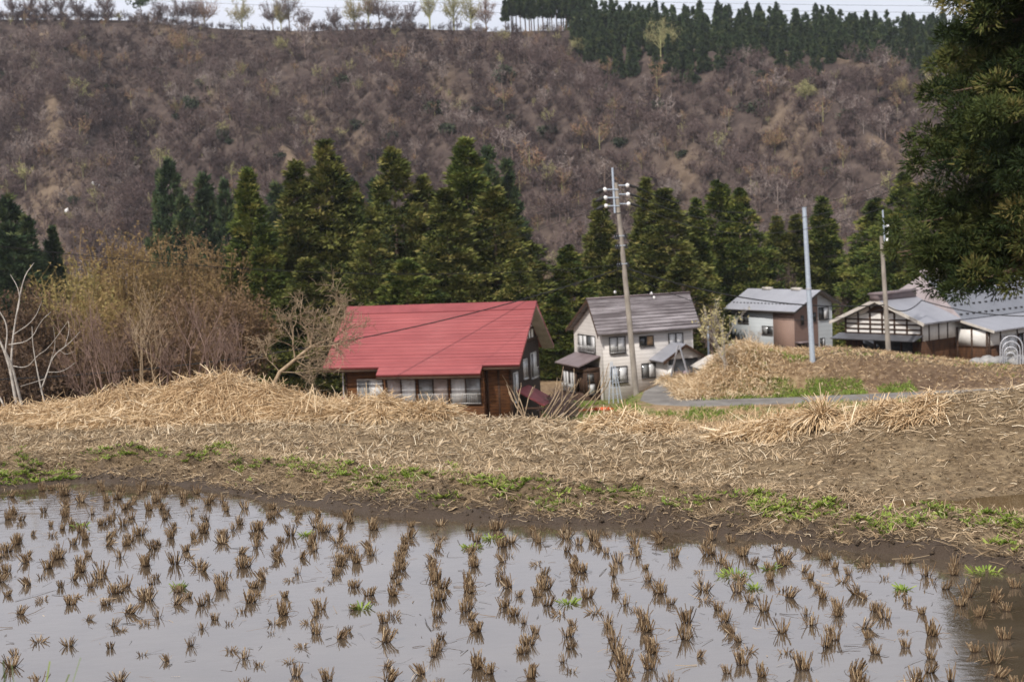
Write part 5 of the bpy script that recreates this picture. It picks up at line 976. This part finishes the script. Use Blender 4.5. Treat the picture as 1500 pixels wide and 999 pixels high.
for i, (u, vb, vt, Y, lab) in enumerate([(770, 610, 568, 21.0, 'pale broken branches sticking up in front of the red canopy'), (805, 614, 556, 20.5, 'pale dry stalks leaning right between the two houses'), (835, 610, 552, 20.8, 'thin dry stalks leaning right before the bay window')]):
    b = at(u, vb, Y); h = at(u, vt, Y)[2] - b[2]; rng = np.random.default_rng(70 + i); mb = MB()
    for s in range(5): branch_mb(mb, rng, rng.normal(size=3) * [.12, .06, 0], [(.75 if i else -.1) + rng.normal() * .25, rng.normal() * .2, .8], h * rng.uniform(.8, 1.2), .011, 0, 1, (1, 2), .5, .2, .2, minr=.004)
    o = mb.build('dry_branch', M['bark_tan']); o.location = b; tag(o, lab, 'branch', 'dry branches along the field edge')
# twiggy brown shrub and yellow shrub near the white house
for i, (u, vb, vt, wpx, Y, tn, lab) in enumerate([(822, 606, 560, 70, 96, .36, 'rounded brown twiggy shrub between the red and white houses')]):
    p = at(u, vb, Y); mb = bare_template(880, h=2.6, r=1.7, nl=30, nt=24, tw=.035); mb.t = [np.clip(q + tn, .01, 1) for q in mb.t]; o = mb.build('twiggy_shrub', M['twig']); o.location = (p[0], Y, float(z_mid(p[0], Y)) - .1); tag(o, lab, 'shrub')
for i, (u, vb, vt, lean, Y, lab) in enumerate([(1068, 540, 455, -.35, 101.5, 'pale yellow leafy shrub leaning left over the mound edge'), (1105, 522, 480, .15, 108.5, 'bunch of pale dry stems on the mound crest')]):
    p = at(u, vb, Y); zb = float(z_mid(p[0], Y)) - .1; h = at(u, vt, Y)[2] - zb; rng = np.random.default_rng(95 + i); mb = MB(); cl = []
    for s in range(6): branch_mb(mb, rng, rng.normal(size=3) * [.25, .2, 0], [lean + rng.normal() * .22, rng.normal() * .3, 1], h * rng.uniform(.5, .75), .035, 0, 2, (3, 4), .5, .3, .2, 0, .5, collect=cl, minr=.012)
    R_ = empty('yellow_shrub' if i == 0 else 'dry_shrub', (p[0], Y, zb), 0, lab, 'shrub'); mb.build('stem', M['bark_pale'], R_)
    if i == 0 and cl:
        Q = np.array([c[0] for c in cl]); ii = rng.integers(0, len(Q), 420); lf = MB(); leaf_tris(lf, Q[ii] + rng.normal(size=(420, 3)) * .13, rot_dirs(rng, 420, .4), .24, .12, rng.uniform(.45, 1, 420), rng); lf.build('foliage', M['yellowleaf'], R_)

# ------------------------------------------------------------------ straw
def strands(mb, rng, P, D, ln, wd, tint, bend=0.35, droop=0.0, segs=2, m=0):
    """flat stalks: each a bent ribbon of segs quads starting at P along D"""
    n = len(P); D = D / (np.linalg.norm(D, axis=1)[:, None] + 1e-9); side = np.cross(D, rng.normal(size=(n, 3)) * [.4, .4, 1] + [0, 0, .6]); side /= np.linalg.norm(side, axis=1)[:, None] + 1e-9
    ln = np.broadcast_to(ln, (n,)); wd = np.broadcast_to(wd, (n,)); pts = [P]; d = D.copy()
    kink = rng.normal(size=(n, 3)) * bend
    for s in range(segs):
        pts.append(pts[-1] + d * (ln / segs)[:, None]); d = d + kink + np.array([0, 0, -droop]); d /= np.linalg.norm(d, axis=1)[:, None]
    rows = []
    for s, q in enumerate(pts):
        wv = (wd * (1 - .35 * s / segs))[:, None]; rows += [q - side * wv / 2, q + side * wv / 2]
    V = np.stack(rows, 1); k = 2 * (segs + 1); base = (np.arange(n) * k)[:, None]
    Fq = np.concatenate([base + np.array([[2 * s, 2 * s + 1, 2 * s + 3, 2 * s + 2]]) for s in range(segs)], 0)
    mb.add(V.reshape(-1, 3), Fq, m, np.tile(np.broadcast_to(tint, (n,)), segs))
def gnd(x, y, dz=0.0): return np.stack([x, y, z_near(x, y) + dz], -1)

def straw_pile(seed, bumps, n, label, ln=(.12, .36), group=None, mat='straw', wd=.009, name='straw_pile'):
    """bumps: (x, y, rx, ry, height). A mounded body with stalks lying over it and spilling at its foot."""
    rng = np.random.default_rng(seed); B_ = np.array(bumps); c = np.array([B_[:, 0].mean(), B_[:, 1].mean()])
    def hgt(x, y):
        h = np.zeros_like(x)
        for (bx, by, rx, ry, hh) in bumps: h = np.maximum(h, 0.62 * hh * np.clip(1 - ((x - bx) / rx) ** 2 - ((y - by) / ry) ** 2, 0, 1) ** .75)
        return h
    g0 = lambda x, y: z_near(x, np.minimum(y, interp(x, FAR) + .15))
    top = lambda x, y: g0(x, y) + hgt(x, y) * (1 + .5 * fbm(x * 2.5, y * 2.5, seed, 3)) + .05 * fbm(x * 9, y * 9, seed + 3, 2)
    x0, x1 = (B_[:, 0] - B_[:, 2]).min(), (B_[:, 0] + B_[:, 2]).max(); y0, y1 = (B_[:, 1] - B_[:, 3]).min(), (B_[:, 1] + B_[:, 3]).max()
    xs, ys = np.arange(x0 - .1, x1 + .1, .07), np.arange(y0 - .1, y1 + .1, .07); X, Y = np.meshgrid(xs, ys); Hh = hgt(X, Y); Z = np.where(Hh > .02, top(X, Y), z_near(X, Y) - .25); nx = len(xs)
    i = np.arange(len(ys) - 1)[:, None]; j = np.arange(nx - 1)[None]; Fq = np.stack([i * nx + j, i * nx + j + 1, (i + 1) * nx + j + 1, (i + 1) * nx + j], -1).reshape(-1, 4); ok = (Hh.ravel()[Fq] > .015).any(1)
    o3 = np.array([c[0], c[1], float(z_near(c[0], c[1]))]); mb = MB(); mb.add(np.stack([X, Y, Z], -1).reshape(-1, 3) - o3, Fq[ok], 0, np.clip(.30 + .5 * fbm(X.ravel()[Fq[ok][:, 0]] * 6, Y.ravel()[Fq[ok][:, 0]] * 6, 5, 3), .05, .7))
    k = n * 3; x = rng.uniform(x0, x1, k); y = rng.uniform(y0, y1, k); h = hgt(x, y); s = np.where(h > .02)[0][:n]; x, y = x[s], y[s]; m_ = len(x)
    e = .04; gx = (top(x + e, y) - top(x - e, y)) / (2 * e); gy = (top(x, y + e) - top(x, y - e)) / (2 * e)
    a = rng.uniform(0, 6.28, m_); dn = np.stack([-gx, -gy], -1); dd = np.stack([np.cos(a), np.sin(a)], -1) * .75 + dn * 1.1; dz_ = gx * dd[:, 0] + gy * dd[:, 1]
    P = np.stack([x, y, top(x, y) + rng.uniform(0, .05, m_)], -1) - o3; D = np.stack([dd[:, 0], dd[:, 1], dz_ + np.abs(rng.normal(size=m_)) * .13], -1)
    cl = fbm(x * 1.6, y * 1.6, seed + 9, 3)
    strands(mb, rng, P, D, rng.uniform(*ln, m_), wd * rng.uniform(.6, 1.6, m_), np.clip(.62 + .5 * cl + .2 * rng.normal(size=m_), .05, 1), .22, .10, 2)
    o = mb.build(name, M[mat]); o.location = o3; return tag(o, label, 'straw pile', group)
def P_(u, v, Y): q = at(u, v, Y); return q
def bump_at(u, Y, rx, ry, h): q = at(u, 600, Y); return (q[0], Y, rx, ry, h)
GS = 'heaps of dry straw along the field edge'
straw_pile(1, [bump_at(60, 20.9, 1.1, .7, .16), bump_at(120, 20.6, 1.0, .8, .33), bump_at(190, 20.6, .8, .8, .58), bump_at(232, 20.4, .7, .8, .50), bump_at(290, 20.4, .9, .9, .72), bump_at(335, 20.2, .75, .85, .74), bump_at(380, 20.0, .9, .85, .52), bump_at(435, 19.7, .9, .8, .34), bump_at(280, 19.7, 2.4, .6, .22)], 13000, 'largest straw heap with two humps left of the red house', group=GS)
straw_pile(2, [bump_at(490, 19.3, .7, .5, .22), bump_at(545, 19.0, .55, .5, .30), bump_at(560, 18.9, .35, .45, .36), bump_at(600, 18.9, .5, .45, .20), bump_at(630, 18.8, .4, .4, .16)], 5200, 'straw heap directly in front of the red house', group=GS)
straw_pile(3, [bump_at(905, 17.0, .45, .4, .17), bump_at(955, 16.6, .4, .3, .07)], 2600, 'low straw heap below the tall utility pole', ln=(.1, .3), group=GS)
straw_pile(4, [bump_at(1080, 15.6, .4, .3, .06), bump_at(1140, 15.3, .3, .3, .2), bump_at(1165, 15.1, .35, .3, .1)], 2400, 'small straw heap left of the splayed straw tuft', ln=(.1, .3), group=GS)
straw_pile(5, [bump_at(1270, 14.4, .4, .3, .06), bump_at(1345, 13.9, .28, .25, .13)], 1800, 'small straw heap at the right near the brow', ln=(.1, .28), group=GS)
def tuft(u, v, Y, r, h, n, seed, label, spread=1.0):
    h = h * (.50 if seed == 1 else .45); r = r * .8
    rng = np.random.default_rng(seed); p = at(u, v, Y); z = float(z_near(p[0], Y)) - .02; mb = MB(); a = rng.uniform(0, 6.28, n); f = rng.uniform(0, 1, n) ** .6
    P = np.stack([.25 * r * f * np.cos(a), .25 * r * f * np.sin(a), .05 + rng.uniform(0, .15, n) * h], -1); D = np.stack([np.cos(a) * f * spread, np.sin(a) * f * spread, 1.05 - .75 * f], -1)
    strands(mb, rng, P, D, h * rng.uniform(.7, 1.45, n), .013 * rng.uniform(.6, 1.5, n), np.clip(.66 + .22 * rng.normal(size=n), .1, 1), .12, .42, 4)
    o = mb.build('straw_tuft', M['straw']); o.location = (p[0], Y, z); tag(o, label, 'straw tuft', 'upright tufts of dry straw')
tuft(1205, 640, 14.9, .50, .52, 900, 1, 'large splayed fountain of dry straw near the right', 1.1); tuft(1150, 622, 15.4, .3, .34, 320, 2, 'small straw tuft left of the large splayed one', .9)
tuft(320, 585, 19.7, .4, .5, 500, 3, 'straw tuft on the hump of the largest heap', 1.0); tuft(900, 612, 17.0, .3, .42, 300, 4, 'bright upright straw tuft on the low heap below the pole', .8)
tuft(618, 600, 18.6, .3, .36, 220, 5, 'leaning stalks at the right end of the heap before the red house', .8); tuft(560, 606, 18.5, .4, .34, 420, 6, 'drooping straw tuft before the red house wall', 1.1)
tuft(1340, 622, 13.9, .25, .2, 220, 7, 'little straw tuft near the brow on the right', 1.0); tuft(190, 585, 20.0, .4, .36, 380, 8, 'straw tuft on the left hump of the largest heap', 1.1)
tuft(985, 622, 16.3, .25, .2, 200, 9, 'low straw tuft right of the utility pole foot', 1.0); tuft(1065, 622, 15.7, .25, .2, 200, 10, 'low pale straw tuft in the middle of the field edge', 1.0)
for i, (u1_, v1_, u2_, v2_, lab) in enumerate([(448, 590, 458, 562, 'left stalk of a crossed pair poking above the straw'), (463, 590, 458, 562, 'right stalk of a crossed pair poking above the straw'), (585, 598, 594, 580, 'single thick stalk poking out before the red house'), (1208, 600, 1200, 560, 'thin stalk rising from the splayed tuft')]):
    a_, b_ = at(u1_, v1_ + 14, 18.8), at(u2_, v2_, 18.9); mb = MB(); mb.tube([[0, 0, 0], (b_ - a_) * .5 + [0, .02, 0], b_ - a_], [.012, .009, .005], 5, 0, .8); o = mb.build('dry_stalk', M['straw']); o.location = a_; tag(o, lab, 'stalk', 'single dry stalks')

# cut rice stubble and straw lying over the drained field
rng = np.random.default_rng(31); lit = MB()
gx, gy = np.meshgrid(np.arange(-9, 6.5, .27), np.arange(11.5, 21, .24)); gx = (gx + .06 * rng.normal(size=gx.shape) + .05 * (gy % 1)).ravel(); gy = (gy + .05 * rng.normal(size=gy.shape)).ravel()
d = gy - ye(gx); f = gy - interp(gx, FAR); ok = (d > 1.15) & (f < .2) & ~((gx > 2.4) & (gy < 13.4)); gx, gy = gx[ok], gy[ok]
ns = 26; i = np.repeat(np.arange(len(gx)), ns); k = len(i); a = rng.uniform(0, 6.28, k); r_ = .07 * np.abs(rng.normal(size=k)); P = gnd(gx[i] + r_ * np.cos(a), gy[i] + r_ * np.sin(a), .008)
comb = np.stack([np.cos(a) * 1.0 + .5, np.sin(a) - .2, rng.uniform(-.02, .9, k)], -1)
strands(lit, rng, P, comb, rng.uniform(.05, .14, k), .006 * rng.uniform(.6, 1.5, k), np.clip(.58 + .17 * (vnoise(gx[i] * 3, gy[i] * 3) - .5) + .22 * rng.normal(size=k), 0, 1), .2, .12, 2)
def scatter(n, x0, x1, y0, y1, cond):
    x = rng.uniform(x0, x1, n); y = rng.uniform(y0, y1, n); s = cond(x, y); return x[s], y[s]
x, y = scatter(85000, -9, 7, 9.5, 21, lambda x, y: (y - ye(x) > .12) & (y < interp(x, FAR) + .4)); k = len(x); dens = vnoise(x * 1.3, y * 1.3, 77) + .5 * ss((y - ye(x) - .6) / 1.2); s = dens > rng.uniform(.35, 1.15, k); x, y = x[s], y[s]; k = len(x)
a = rng.uniform(0, 6.28, k); strands(lit, rng, gnd(x, y, .006), np.stack([np.cos(a), np.sin(a), rng.normal(size=k) * .16], -1), rng.uniform(.03, .12, k), .0045 * rng.uniform(.5, 1.6, k), np.clip(.52 + .24 * rng.normal(size=k), 0, 1), .15, .05, 2)
x, y = scatter(26000, -9, 6.5, 12, 21.3, lambda x, y: (np.abs(y - interp(x, FAR) + .35) < .75)); k = len(x); a = rng.uniform(0, 6.28, k)
strands(lit, rng, gnd(x, y, .01), np.stack([np.cos(a), np.sin(a), np.abs(rng.normal(size=k)) * .22], -1), rng.uniform(.06, .26, k), .0065 * rng.uniform(.5, 1.6, k), np.clip(.66 + .2 * rng.normal(size=k), 0, 1), .2, .1, 2)
x, y = scatter(320000, -9, 7, 8.5, 18, lambda x, y: (y - ye(x) > .05) & (y - ye(x) < 1.7)); dens = vnoise(x * 2.1, y * 2.1, 71) * .65 + .5 * ss((y - ye(x)) / .35); s = dens > rng.uniform(.3, .95, len(x)); x, y = x[s], y[s]; k = len(x); a = rng.uniform(0, 6.28, k)
strands(lit, rng, gnd(x, y, .004), np.stack([np.cos(a), np.sin(a), np.abs(rng.normal(size=k)) * .35], -1), rng.uniform(.03, .16, k), .005 * rng.uniform(.5, 1.5, k), np.clip(.12 + .34 * np.abs(rng.normal(size=k)), 0, 1), .25, .25, 2)
tag(lit.build('straw_litter', M['litter']), kind='stuff')
# dead leaves
rng = np.random.default_rng(32); lf = MB(); x, y = scatter(900, -7, 6, 10, 20, lambda x, y: (y - ye(x) > .1) & (y < interp(x, FAR))); k = len(x); a = rng.uniform(0, 6.28, k)
strands(lf, rng, gnd(x, y, .015), np.stack([np.cos(a), np.sin(a), rng.normal(size=k) * .3], -1), .05 + .04 * rng.uniform(size=k), .03, rng.uniform(.1, .62, k), .3, .1, 2); tag(lf.build('dead_leaves', M['litter']), kind='stuff')
# clods of earth along the bank
rng = np.random.default_rng(33); cl = MB(); x, y = scatter(26000, -7, 5.5, 9, 18, lambda x, y: (y - ye(x) > .06) & (y - ye(x) < 1.7)); 
ico = np.array([[0, 0, 1], [.9, 0, .2], [.28, .85, .2], [-.72, .53, .2], [-.72, -.53, .2], [.28, -.85, .2], [0, 0, -.6]]); icf = np.array([[0, 1, 2], [0, 2, 3], [0, 3, 4], [0, 4, 5], [0, 5, 1], [6, 2, 1], [6, 3, 2], [6, 4, 3], [6, 5, 4], [6, 1, 5]])
x2, y2 = scatter(22000, -8, 6.5, 10.5, 19, lambda x, y: (y - ye(x) > 1.2) & (y < interp(x, FAR))); n1 = len(x); x = np.concatenate([x, x2]); y = np.concatenate([y, y2]); s = np.where(np.arange(len(x)) < n1, .006 + .020 * rng.uniform(size=len(x)) ** 3, .005 + .011 * rng.uniform(size=len(x)) ** 2); a = rng.uniform(0, 6.28, len(x)); jit = 1 + .5 * rng.normal(size=(len(x), 7, 1)); V = ico[None] * jit * s[:, None, None]; VX = V[..., 0] * np.cos(a)[:, None] - V[..., 1] * np.sin(a)[:, None]; VY = V[..., 0] * np.sin(a)[:, None] + V[..., 1] * np.cos(a)[:, None]
V = np.stack([VX, VY, V[..., 2]], -1) + gnd(x, y, .004)[:, None]; cl.add(V.reshape(-1, 3), (icf[None] + (np.arange(len(x)) * 7)[:, None, None]).reshape(-1, 3)); tag(cl.build('earth_clods', M['soil']), kind='stuff')
add_attr(bpy.data.objects['earth_clods'], 'wet', np.repeat(np.clip(.9 - (y - ye(x)) * 1.1, 0, .9), 7))
# green weeds on the bank
rng = np.random.default_rng(34); wm = MB(); WP_ = [(38, 690, 18, 14, 60), (95, 700, 12, 8, 40), (160, 668, 35, 7, 55), (215, 664, 20, 5, 30), (325, 657, 16, 5, 36), (285, 672, 25, 6, 35), (365, 685, 25, 8, 30), (440, 682, 40, 8, 55), (505, 693, 40, 9, 85), (555, 712, 30, 9, 60), (610, 698, 22, 7, 45), (665, 690, 12, 5, 24), (710, 708, 22, 7, 55), (742, 722, 18, 8, 40), (640, 735, 18, 6, 28), (800, 735, 30, 8, 36), (885, 730, 40, 8, 40), (930, 722, 14, 5, 26), (1105, 735, 26, 9, 60), (1130, 752, 12, 6, 30), (1190, 748, 35, 9, 60), (1215, 745, 14, 5, 30), (1165, 760, 15, 5, 25), (1290, 770, 30, 9, 45), (1350, 765, 35, 9, 45), (1370, 745, 18, 5, 30), (1440, 760, 40, 8, 70), (1485, 768, 20, 7, 50), (1480, 800, 20, 7, 20), (1270, 590, 8, 3, 8), (15, 700, 16, 10, 50), (60, 706, 20, 6, 40), (780, 712, 40, 8, 30), (1010, 742, 50, 9, 30)]
for u, v, su, sv, n in WP_:
    for _ in range(int(n * 1.05)):
        p = hit(u + su * rng.normal() * .8, v + sv * rng.normal() * .8, z_near, 9.3, 19, 160)
        if p[1] - float(ye(np.array(p[0]))) < .1: continue
        nb = rng.integers(5, 10); a = rng.uniform(0, 6.28, nb); q = np.repeat(p[None], nb, 0) + np.stack([.012 * np.cos(a), .012 * np.sin(a), a * 0], -1); s = rng.uniform(.55, 1.25)
        strands(wm, rng, q, np.stack([np.cos(a), np.sin(a), rng.uniform(.5, 1.6, nb)], -1), (.045 * s * rng.uniform(.6, 1.3, nb)), .013 * s, np.clip(.60 + .2 * rng.normal() + .1 * rng.normal(size=nb), 0, 1), .1, .3, 2)
x, y = scatter(2600, -7, 5.5, 9.5, 18, lambda x, y: (y - ye(x) > .15) & (y - ye(x) < 1.5)); s = vnoise(x * 1.7, y * 1.7, 5) > .58; x, y = x[s], y[s]; k = len(x); a = rng.uniform(0, 6.28, k)
strands(wm, rng, gnd(x, y), np.stack([np.cos(a), np.sin(a), 1.2 + 0 * a], -1), rng.uniform(.02, .06, k), .008, rng.uniform(.2, .8, k), .1, .3, 2)
tag(wm.build('weeds', M['weed']), kind='stuff')
# small floating plants in the water
for i, (u, v, r, lab) in enumerate([(117, 771, .06, 'tiny green water plant near the left bank'), (448, 784, .05, 'tiny green water plant below the left bank bend'), (530, 891, .06, 'green water plant by a stubble clump in the lower middle'), (1076, 843, .12, 'largest bright green water plant right of the middle'), (1127, 834, .05, 'small green water plant right of the largest one'), (1443, 838, .12, 'bright green water plant by the right bank'), (832, 884, .06, 'green sprout in a stubble clump at the middle'), (1322, 864, .05, 'small green water plant at the far right'), (262, 861, .05, 'tiny green water plant left of the middle'), (690, 803, .07, 'faint green floating plant near the middle bank'), (720, 790, .08, 'sparse green floating plant by the middle bank'), (1105, 862, .05, 'little green plant below the largest one')]):
    p = at(u, v, 10); dd_ = p - np.array([0, 0, CAMZ]); p = np.array([0, 0, CAMZ]) + dd_ * (-CAMZ / dd_[2]); rng = np.random.default_rng(600 + i); mb = MB(); n = int(26 + 260 * r); a = rng.uniform(0, 6.28, n); f = rng.uniform(0, 1, n) ** .6
    strands(mb, rng, np.stack([r * f * np.cos(a), r * f * np.sin(a), a * 0 + .002], -1), np.stack([np.cos(a), np.sin(a), rng.uniform(.4, 1.6, n)], -1), rng.uniform(.02, .06, n), .012, rng.uniform(.3, .95, n), .1, .3, 2)
    o = mb.build('water_plant', M['weed']); o.location = (p[0], p[1], 0); tag(o, lab, 'water plant', 'green plants in the paddy water')
# floating straw bits, sunken twigs
rng = np.random.default_rng(36); fl = MB(); x, y = scatter(2600, -6, 5, 7.3, 15.5, lambda x, y: y - ye(x) < -.05); k = len(x); near = np.exp((y - ye(x)) / 1.2); s = rng.uniform(size=k) < .5 + near; x, y = x[s], y[s]; k = len(x); a = rng.uniform(0, 6.28, k)
strands(fl, rng, np.stack([x, y, x * 0 + .004], -1), np.stack([np.cos(a), np.sin(a), a * 0 + .02], -1), rng.uniform(.02, .16, k) * (1 + (rng.uniform(size=k) < .05) * 1.5), .004 * rng.uniform(.6, 1.6, k), np.clip(.35 + .35 * rng.normal(size=k), 0, 1), .2, 0.0, 2); tag(fl.build('floating_straw', M['stubble']), kind='stuff')

# rice stubble clumps standing in the water, each its own object
def clump_mesh(seed, n, h, r, lean, splay):
    rng = np.random.default_rng(seed); mb = MB()
    for _ in range(n):
        a = rng.uniform(0, 6.28); f = rng.uniform(0, 1) ** .5; b = np.array([r * f * math.cos(a), r * f * math.sin(a) * .75, -.015]); d = np.array([math.cos(a) * f * splay + lean[0], math.sin(a) * f * splay + lean[1], 1.0]) + rng.normal(size=3) * [.14, .14, 0]
        d /= np.linalg.norm(d); ln = h * rng.uniform(.55, 1.15); k1 = b + d * ln * .5 + rng.normal(size=3) * .004; k2 = b + d * ln + [d[0] * .01, d[1] * .01, -.05 * ln * (abs(d[0]) + abs(d[1]))]; t = float(np.clip(.60 + .2 * rng.normal(), .08, 1))
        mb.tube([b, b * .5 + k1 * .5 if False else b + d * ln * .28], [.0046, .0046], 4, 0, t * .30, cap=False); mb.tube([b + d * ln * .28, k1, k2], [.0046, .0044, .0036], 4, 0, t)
    k = rng.integers(3, 9); a = rng.uniform(0, 6.28, k); strands(mb, rng, np.stack([r * .7 * np.cos(a), r * .7 * np.sin(a), a * 0 + .01], -1), np.stack([np.cos(a), np.sin(a), rng.uniform(.1, .9, k)], -1), h * rng.uniform(.5, 1.2, k), .006, np.clip(.5 + .2 * rng.normal(size=k), 0, 1), .2, .5, 3)
    return mb
VAR = [('short sparse', 9, .085, .040, (.1, 0), .35), ('tall dense', 34, .155, .048, (.05, 0), .22), ('dense upright', 30, .135, .046, (0, .05), .14), ('left leaning', 24, .135, .042, (-.45, 0), .22), ('right leaning', 24, .135, .042, (.45, 0), .22), ('widely splayed', 28, .135, .045, (0, 0), .75), ('flattened', 18, .09, .05, (.3, .2), 1.0), ('thin upright', 12, .145, .036, (0, 0), .16), ('broad dense', 42, .135, .062, (.12, 0), .28), ('forward leaning', 26, .135, .045, (.1, -.4), .25), ('dark broken', 14, .08, .05, (-.3, .2), .6), ('tall splayed', 28, .165, .045, (.1, 0), .45)]
CLM = [clump_mesh(200 + i, *v[1:]) for i, v in enumerate(VAR)]
rng = np.random.default_rng(40); ST = []
for i, gx in enumerate(np.arange(-7.9, 6.3, .268)):
    for j, gy in enumerate(np.arange(6.9, 15.8, .245)):
        x = gx + .042 * rng.normal() - .035 * (gy - 11) + .10 * (float(vnoise(gx * .8, gy * .8, 3)) - .5); y = gy + .05 * rng.normal() + (.12 if i % 2 else 0)
        if y > float(ye(np.array(x))) - .16 or abs(x) > .367 * y + 1.5: continue
        cornr = ss((-x - .6) / 1.5) * ss((10.4 - y) / 1.6)
        if rng.uniform() < .08 + .16 * float(vnoise(x * 1.1, y * 1.1, 8)) + .25 * cornr: continue
        ST.append((x, y, cornr))
ST.sort(key=lambda q: q[1] + (100 if abs(q[0]) > .367 * q[1] + .15 or q[1] < 7.45 else 0)); prot = {}; rest = MB()
for n_, (x, y, cornr) in enumerate(ST):
    w_ = np.array([.6, 1.4, 1.7, .9, 1.0, .6, .4, 1.0, 1.4, 1, .6, .8]) if cornr < .5 else np.array([2.5, .2, .4, .6, .5, .4, .8, 1.6, .1, .5, 1.5, .2]); vi = rng.choice(12, p=w_ / w_.sum()); s = rng.uniform(.42, .76) * (1 - .12 * cornr); rz = rng.uniform(-.6, .6) + (math.pi if rng.uniform() < .3 else 0)
    if n_ >= 300:
        c, sn = math.cos(rz), math.sin(rz); Rm = np.array([[c, sn, 0], [-sn, c, 0], [0, 0, 1]]) * s; off = 0
        for V, Fq, m_, t_ in zip(CLM[vi].v, CLM[vi].f, CLM[vi].m, CLM[vi].t): rest.add(V @ Rm + [x, y, 0], Fq - off, 0, t_); off += len(V)
        continue
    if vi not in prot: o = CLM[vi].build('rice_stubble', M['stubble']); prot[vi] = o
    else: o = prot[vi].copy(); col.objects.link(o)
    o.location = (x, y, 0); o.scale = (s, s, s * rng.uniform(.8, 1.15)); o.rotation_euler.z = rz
    tag(o, VAR[vi][0] + ' clump of cut rice stubble standing in the flooded paddy', 'stubble', 'rice stubble clumps in the paddy water')
if rest.v: tag(rest.build('rice_stubble', M['stubble']), kind='stuff')

# grass on the near bank at the lower left, out of focus
rng = np.random.default_rng(44); ng = MB(); k = 420; c = at(8, 1015, 4.6); x = c[0] - .12 + .07 * rng.normal(size=k); y = 4.55 + .18 * rng.normal(size=k); zc = float(c[2]); 
z_b = z_near(x, y); strands(ng, rng, np.stack([x, y, z_b], -1), np.stack([rng.normal(size=k) * .35, rng.normal(size=k) * .35, 1 + 0 * x], -1), np.clip(zc - z_b + .02, .05, 1.4) * rng.uniform(.6, 1.04, k), .008, rng.uniform(.2, 1, k), .08, .12, 3); tag(ng.build('bank_grass', M['weed']), kind='stuff')

# dry and green grass on the mound and the road verges
rng = np.random.default_rng(45); gd = MB(); gg = MB()
def gmid(x, y): return np.stack([x, y, z_mid(x, y)], -1)
x, y = scatter(26000, 11.5, 26, 98.6, 112, lambda x, y: (rng.uniform(size=len(x)) < (1 - ss((x - 16.5 - .3 * (y - 100)) / 4)) * .95 + .05)); k = len(x)
strands(gd, rng, gmid(x, y), np.stack([-.5 + .35 * rng.normal(size=k), -.6 + .35 * rng.normal(size=k), .55 + .25 * rng.normal(size=k)], -1), rng.uniform(.25, .65, k) * (1 + .7 * (x < 18.5)), .05 * rng.uniform(.6, 1.4, k), np.clip(.66 + .14 * (x < 19) + .18 * rng.normal(size=k), 0, 1), .15, .4, 3)
x, y = scatter(9000, 20, 46, 99, 116, lambda x, y: x > 0); k = len(x); a = rng.uniform(0, 6.28, k); strands(gd, rng, gmid(x, y), np.stack([np.cos(a), np.sin(a), .35 + .3 * rng.normal(size=k)], -1), rng.uniform(.15, .45, k), .045, np.clip(.45 + .24 * rng.normal(size=k), 0, 1), .2, .2, 2)
x, y = scatter(9000, 2, 40, 84, 94.6, lambda x, y: x > 0); k = len(x); a = rng.uniform(0, 6.28, k); strands(gd, rng, gmid(x, y), np.stack([np.cos(a) * .6, np.sin(a) * .6, .6 + .3 * rng.normal(size=k)], -1), rng.uniform(.2, .6, k), .045, np.clip(.5 + .22 * rng.normal(size=k), 0, 1), .2, .2, 2)
tag(gd.build('dry_grass', M['straw']), kind='stuff')
def grp(n, x0, x1, y0, y1, thr):
    x = rng.uniform(x0, x1, n); y = rng.uniform(y0, y1, n); s = vnoise(x * .8, y * .8, 15) > thr; x, y = x[s], y[s]; k = len(x)
    strands(gg, rng, gmid(x, y), np.stack([rng.normal(size=k) * .5, rng.normal(size=k) * .5, 1 + 0 * x], -1), rng.uniform(.12, .34, k), .05, np.clip(.5 + .2 * rng.normal(size=k), 0, 1), .1, .3, 2)
grp(5200, 13, 28, 97.8, 100.4, .45); grp(3000, 10, 44, 93.6, 95.0, .4); grp(1500, 14, 22, 101, 104, .62); grp(6000, 4, 30, 91.5, 94.4, .5); grp(4000, 2, 8.5, 92, 112, .4); grp(1500, 24, 40, 100, 112, .72)
tag(gg.build('green_grass', M['weed']), kind='stuff')

# ------------------------------------------------------------------ valley air
mb = MB(); mb.box((-700, -75, -75), (700, 810, 128)); hz = mb.build('haze', bpy.data.materials.new('valley air')); tag(hz, kind='stuff')
m = hz.data.materials[0]; m.use_nodes = True; n = m.node_tree; n.nodes.clear(); pv = n.nodes.new('ShaderNodeVolumePrincipled'); ou = n.nodes.new('ShaderNodeOutputMaterial')
pv.inputs['Color'].default_value = (0.86, 0.90, 1.0, 1); pv.inputs['Density'].default_value = 0.00009; pv.inputs['Anisotropy'].default_value = 0.2; n.links.new(pv.outputs[0], ou.inputs['Volume'])
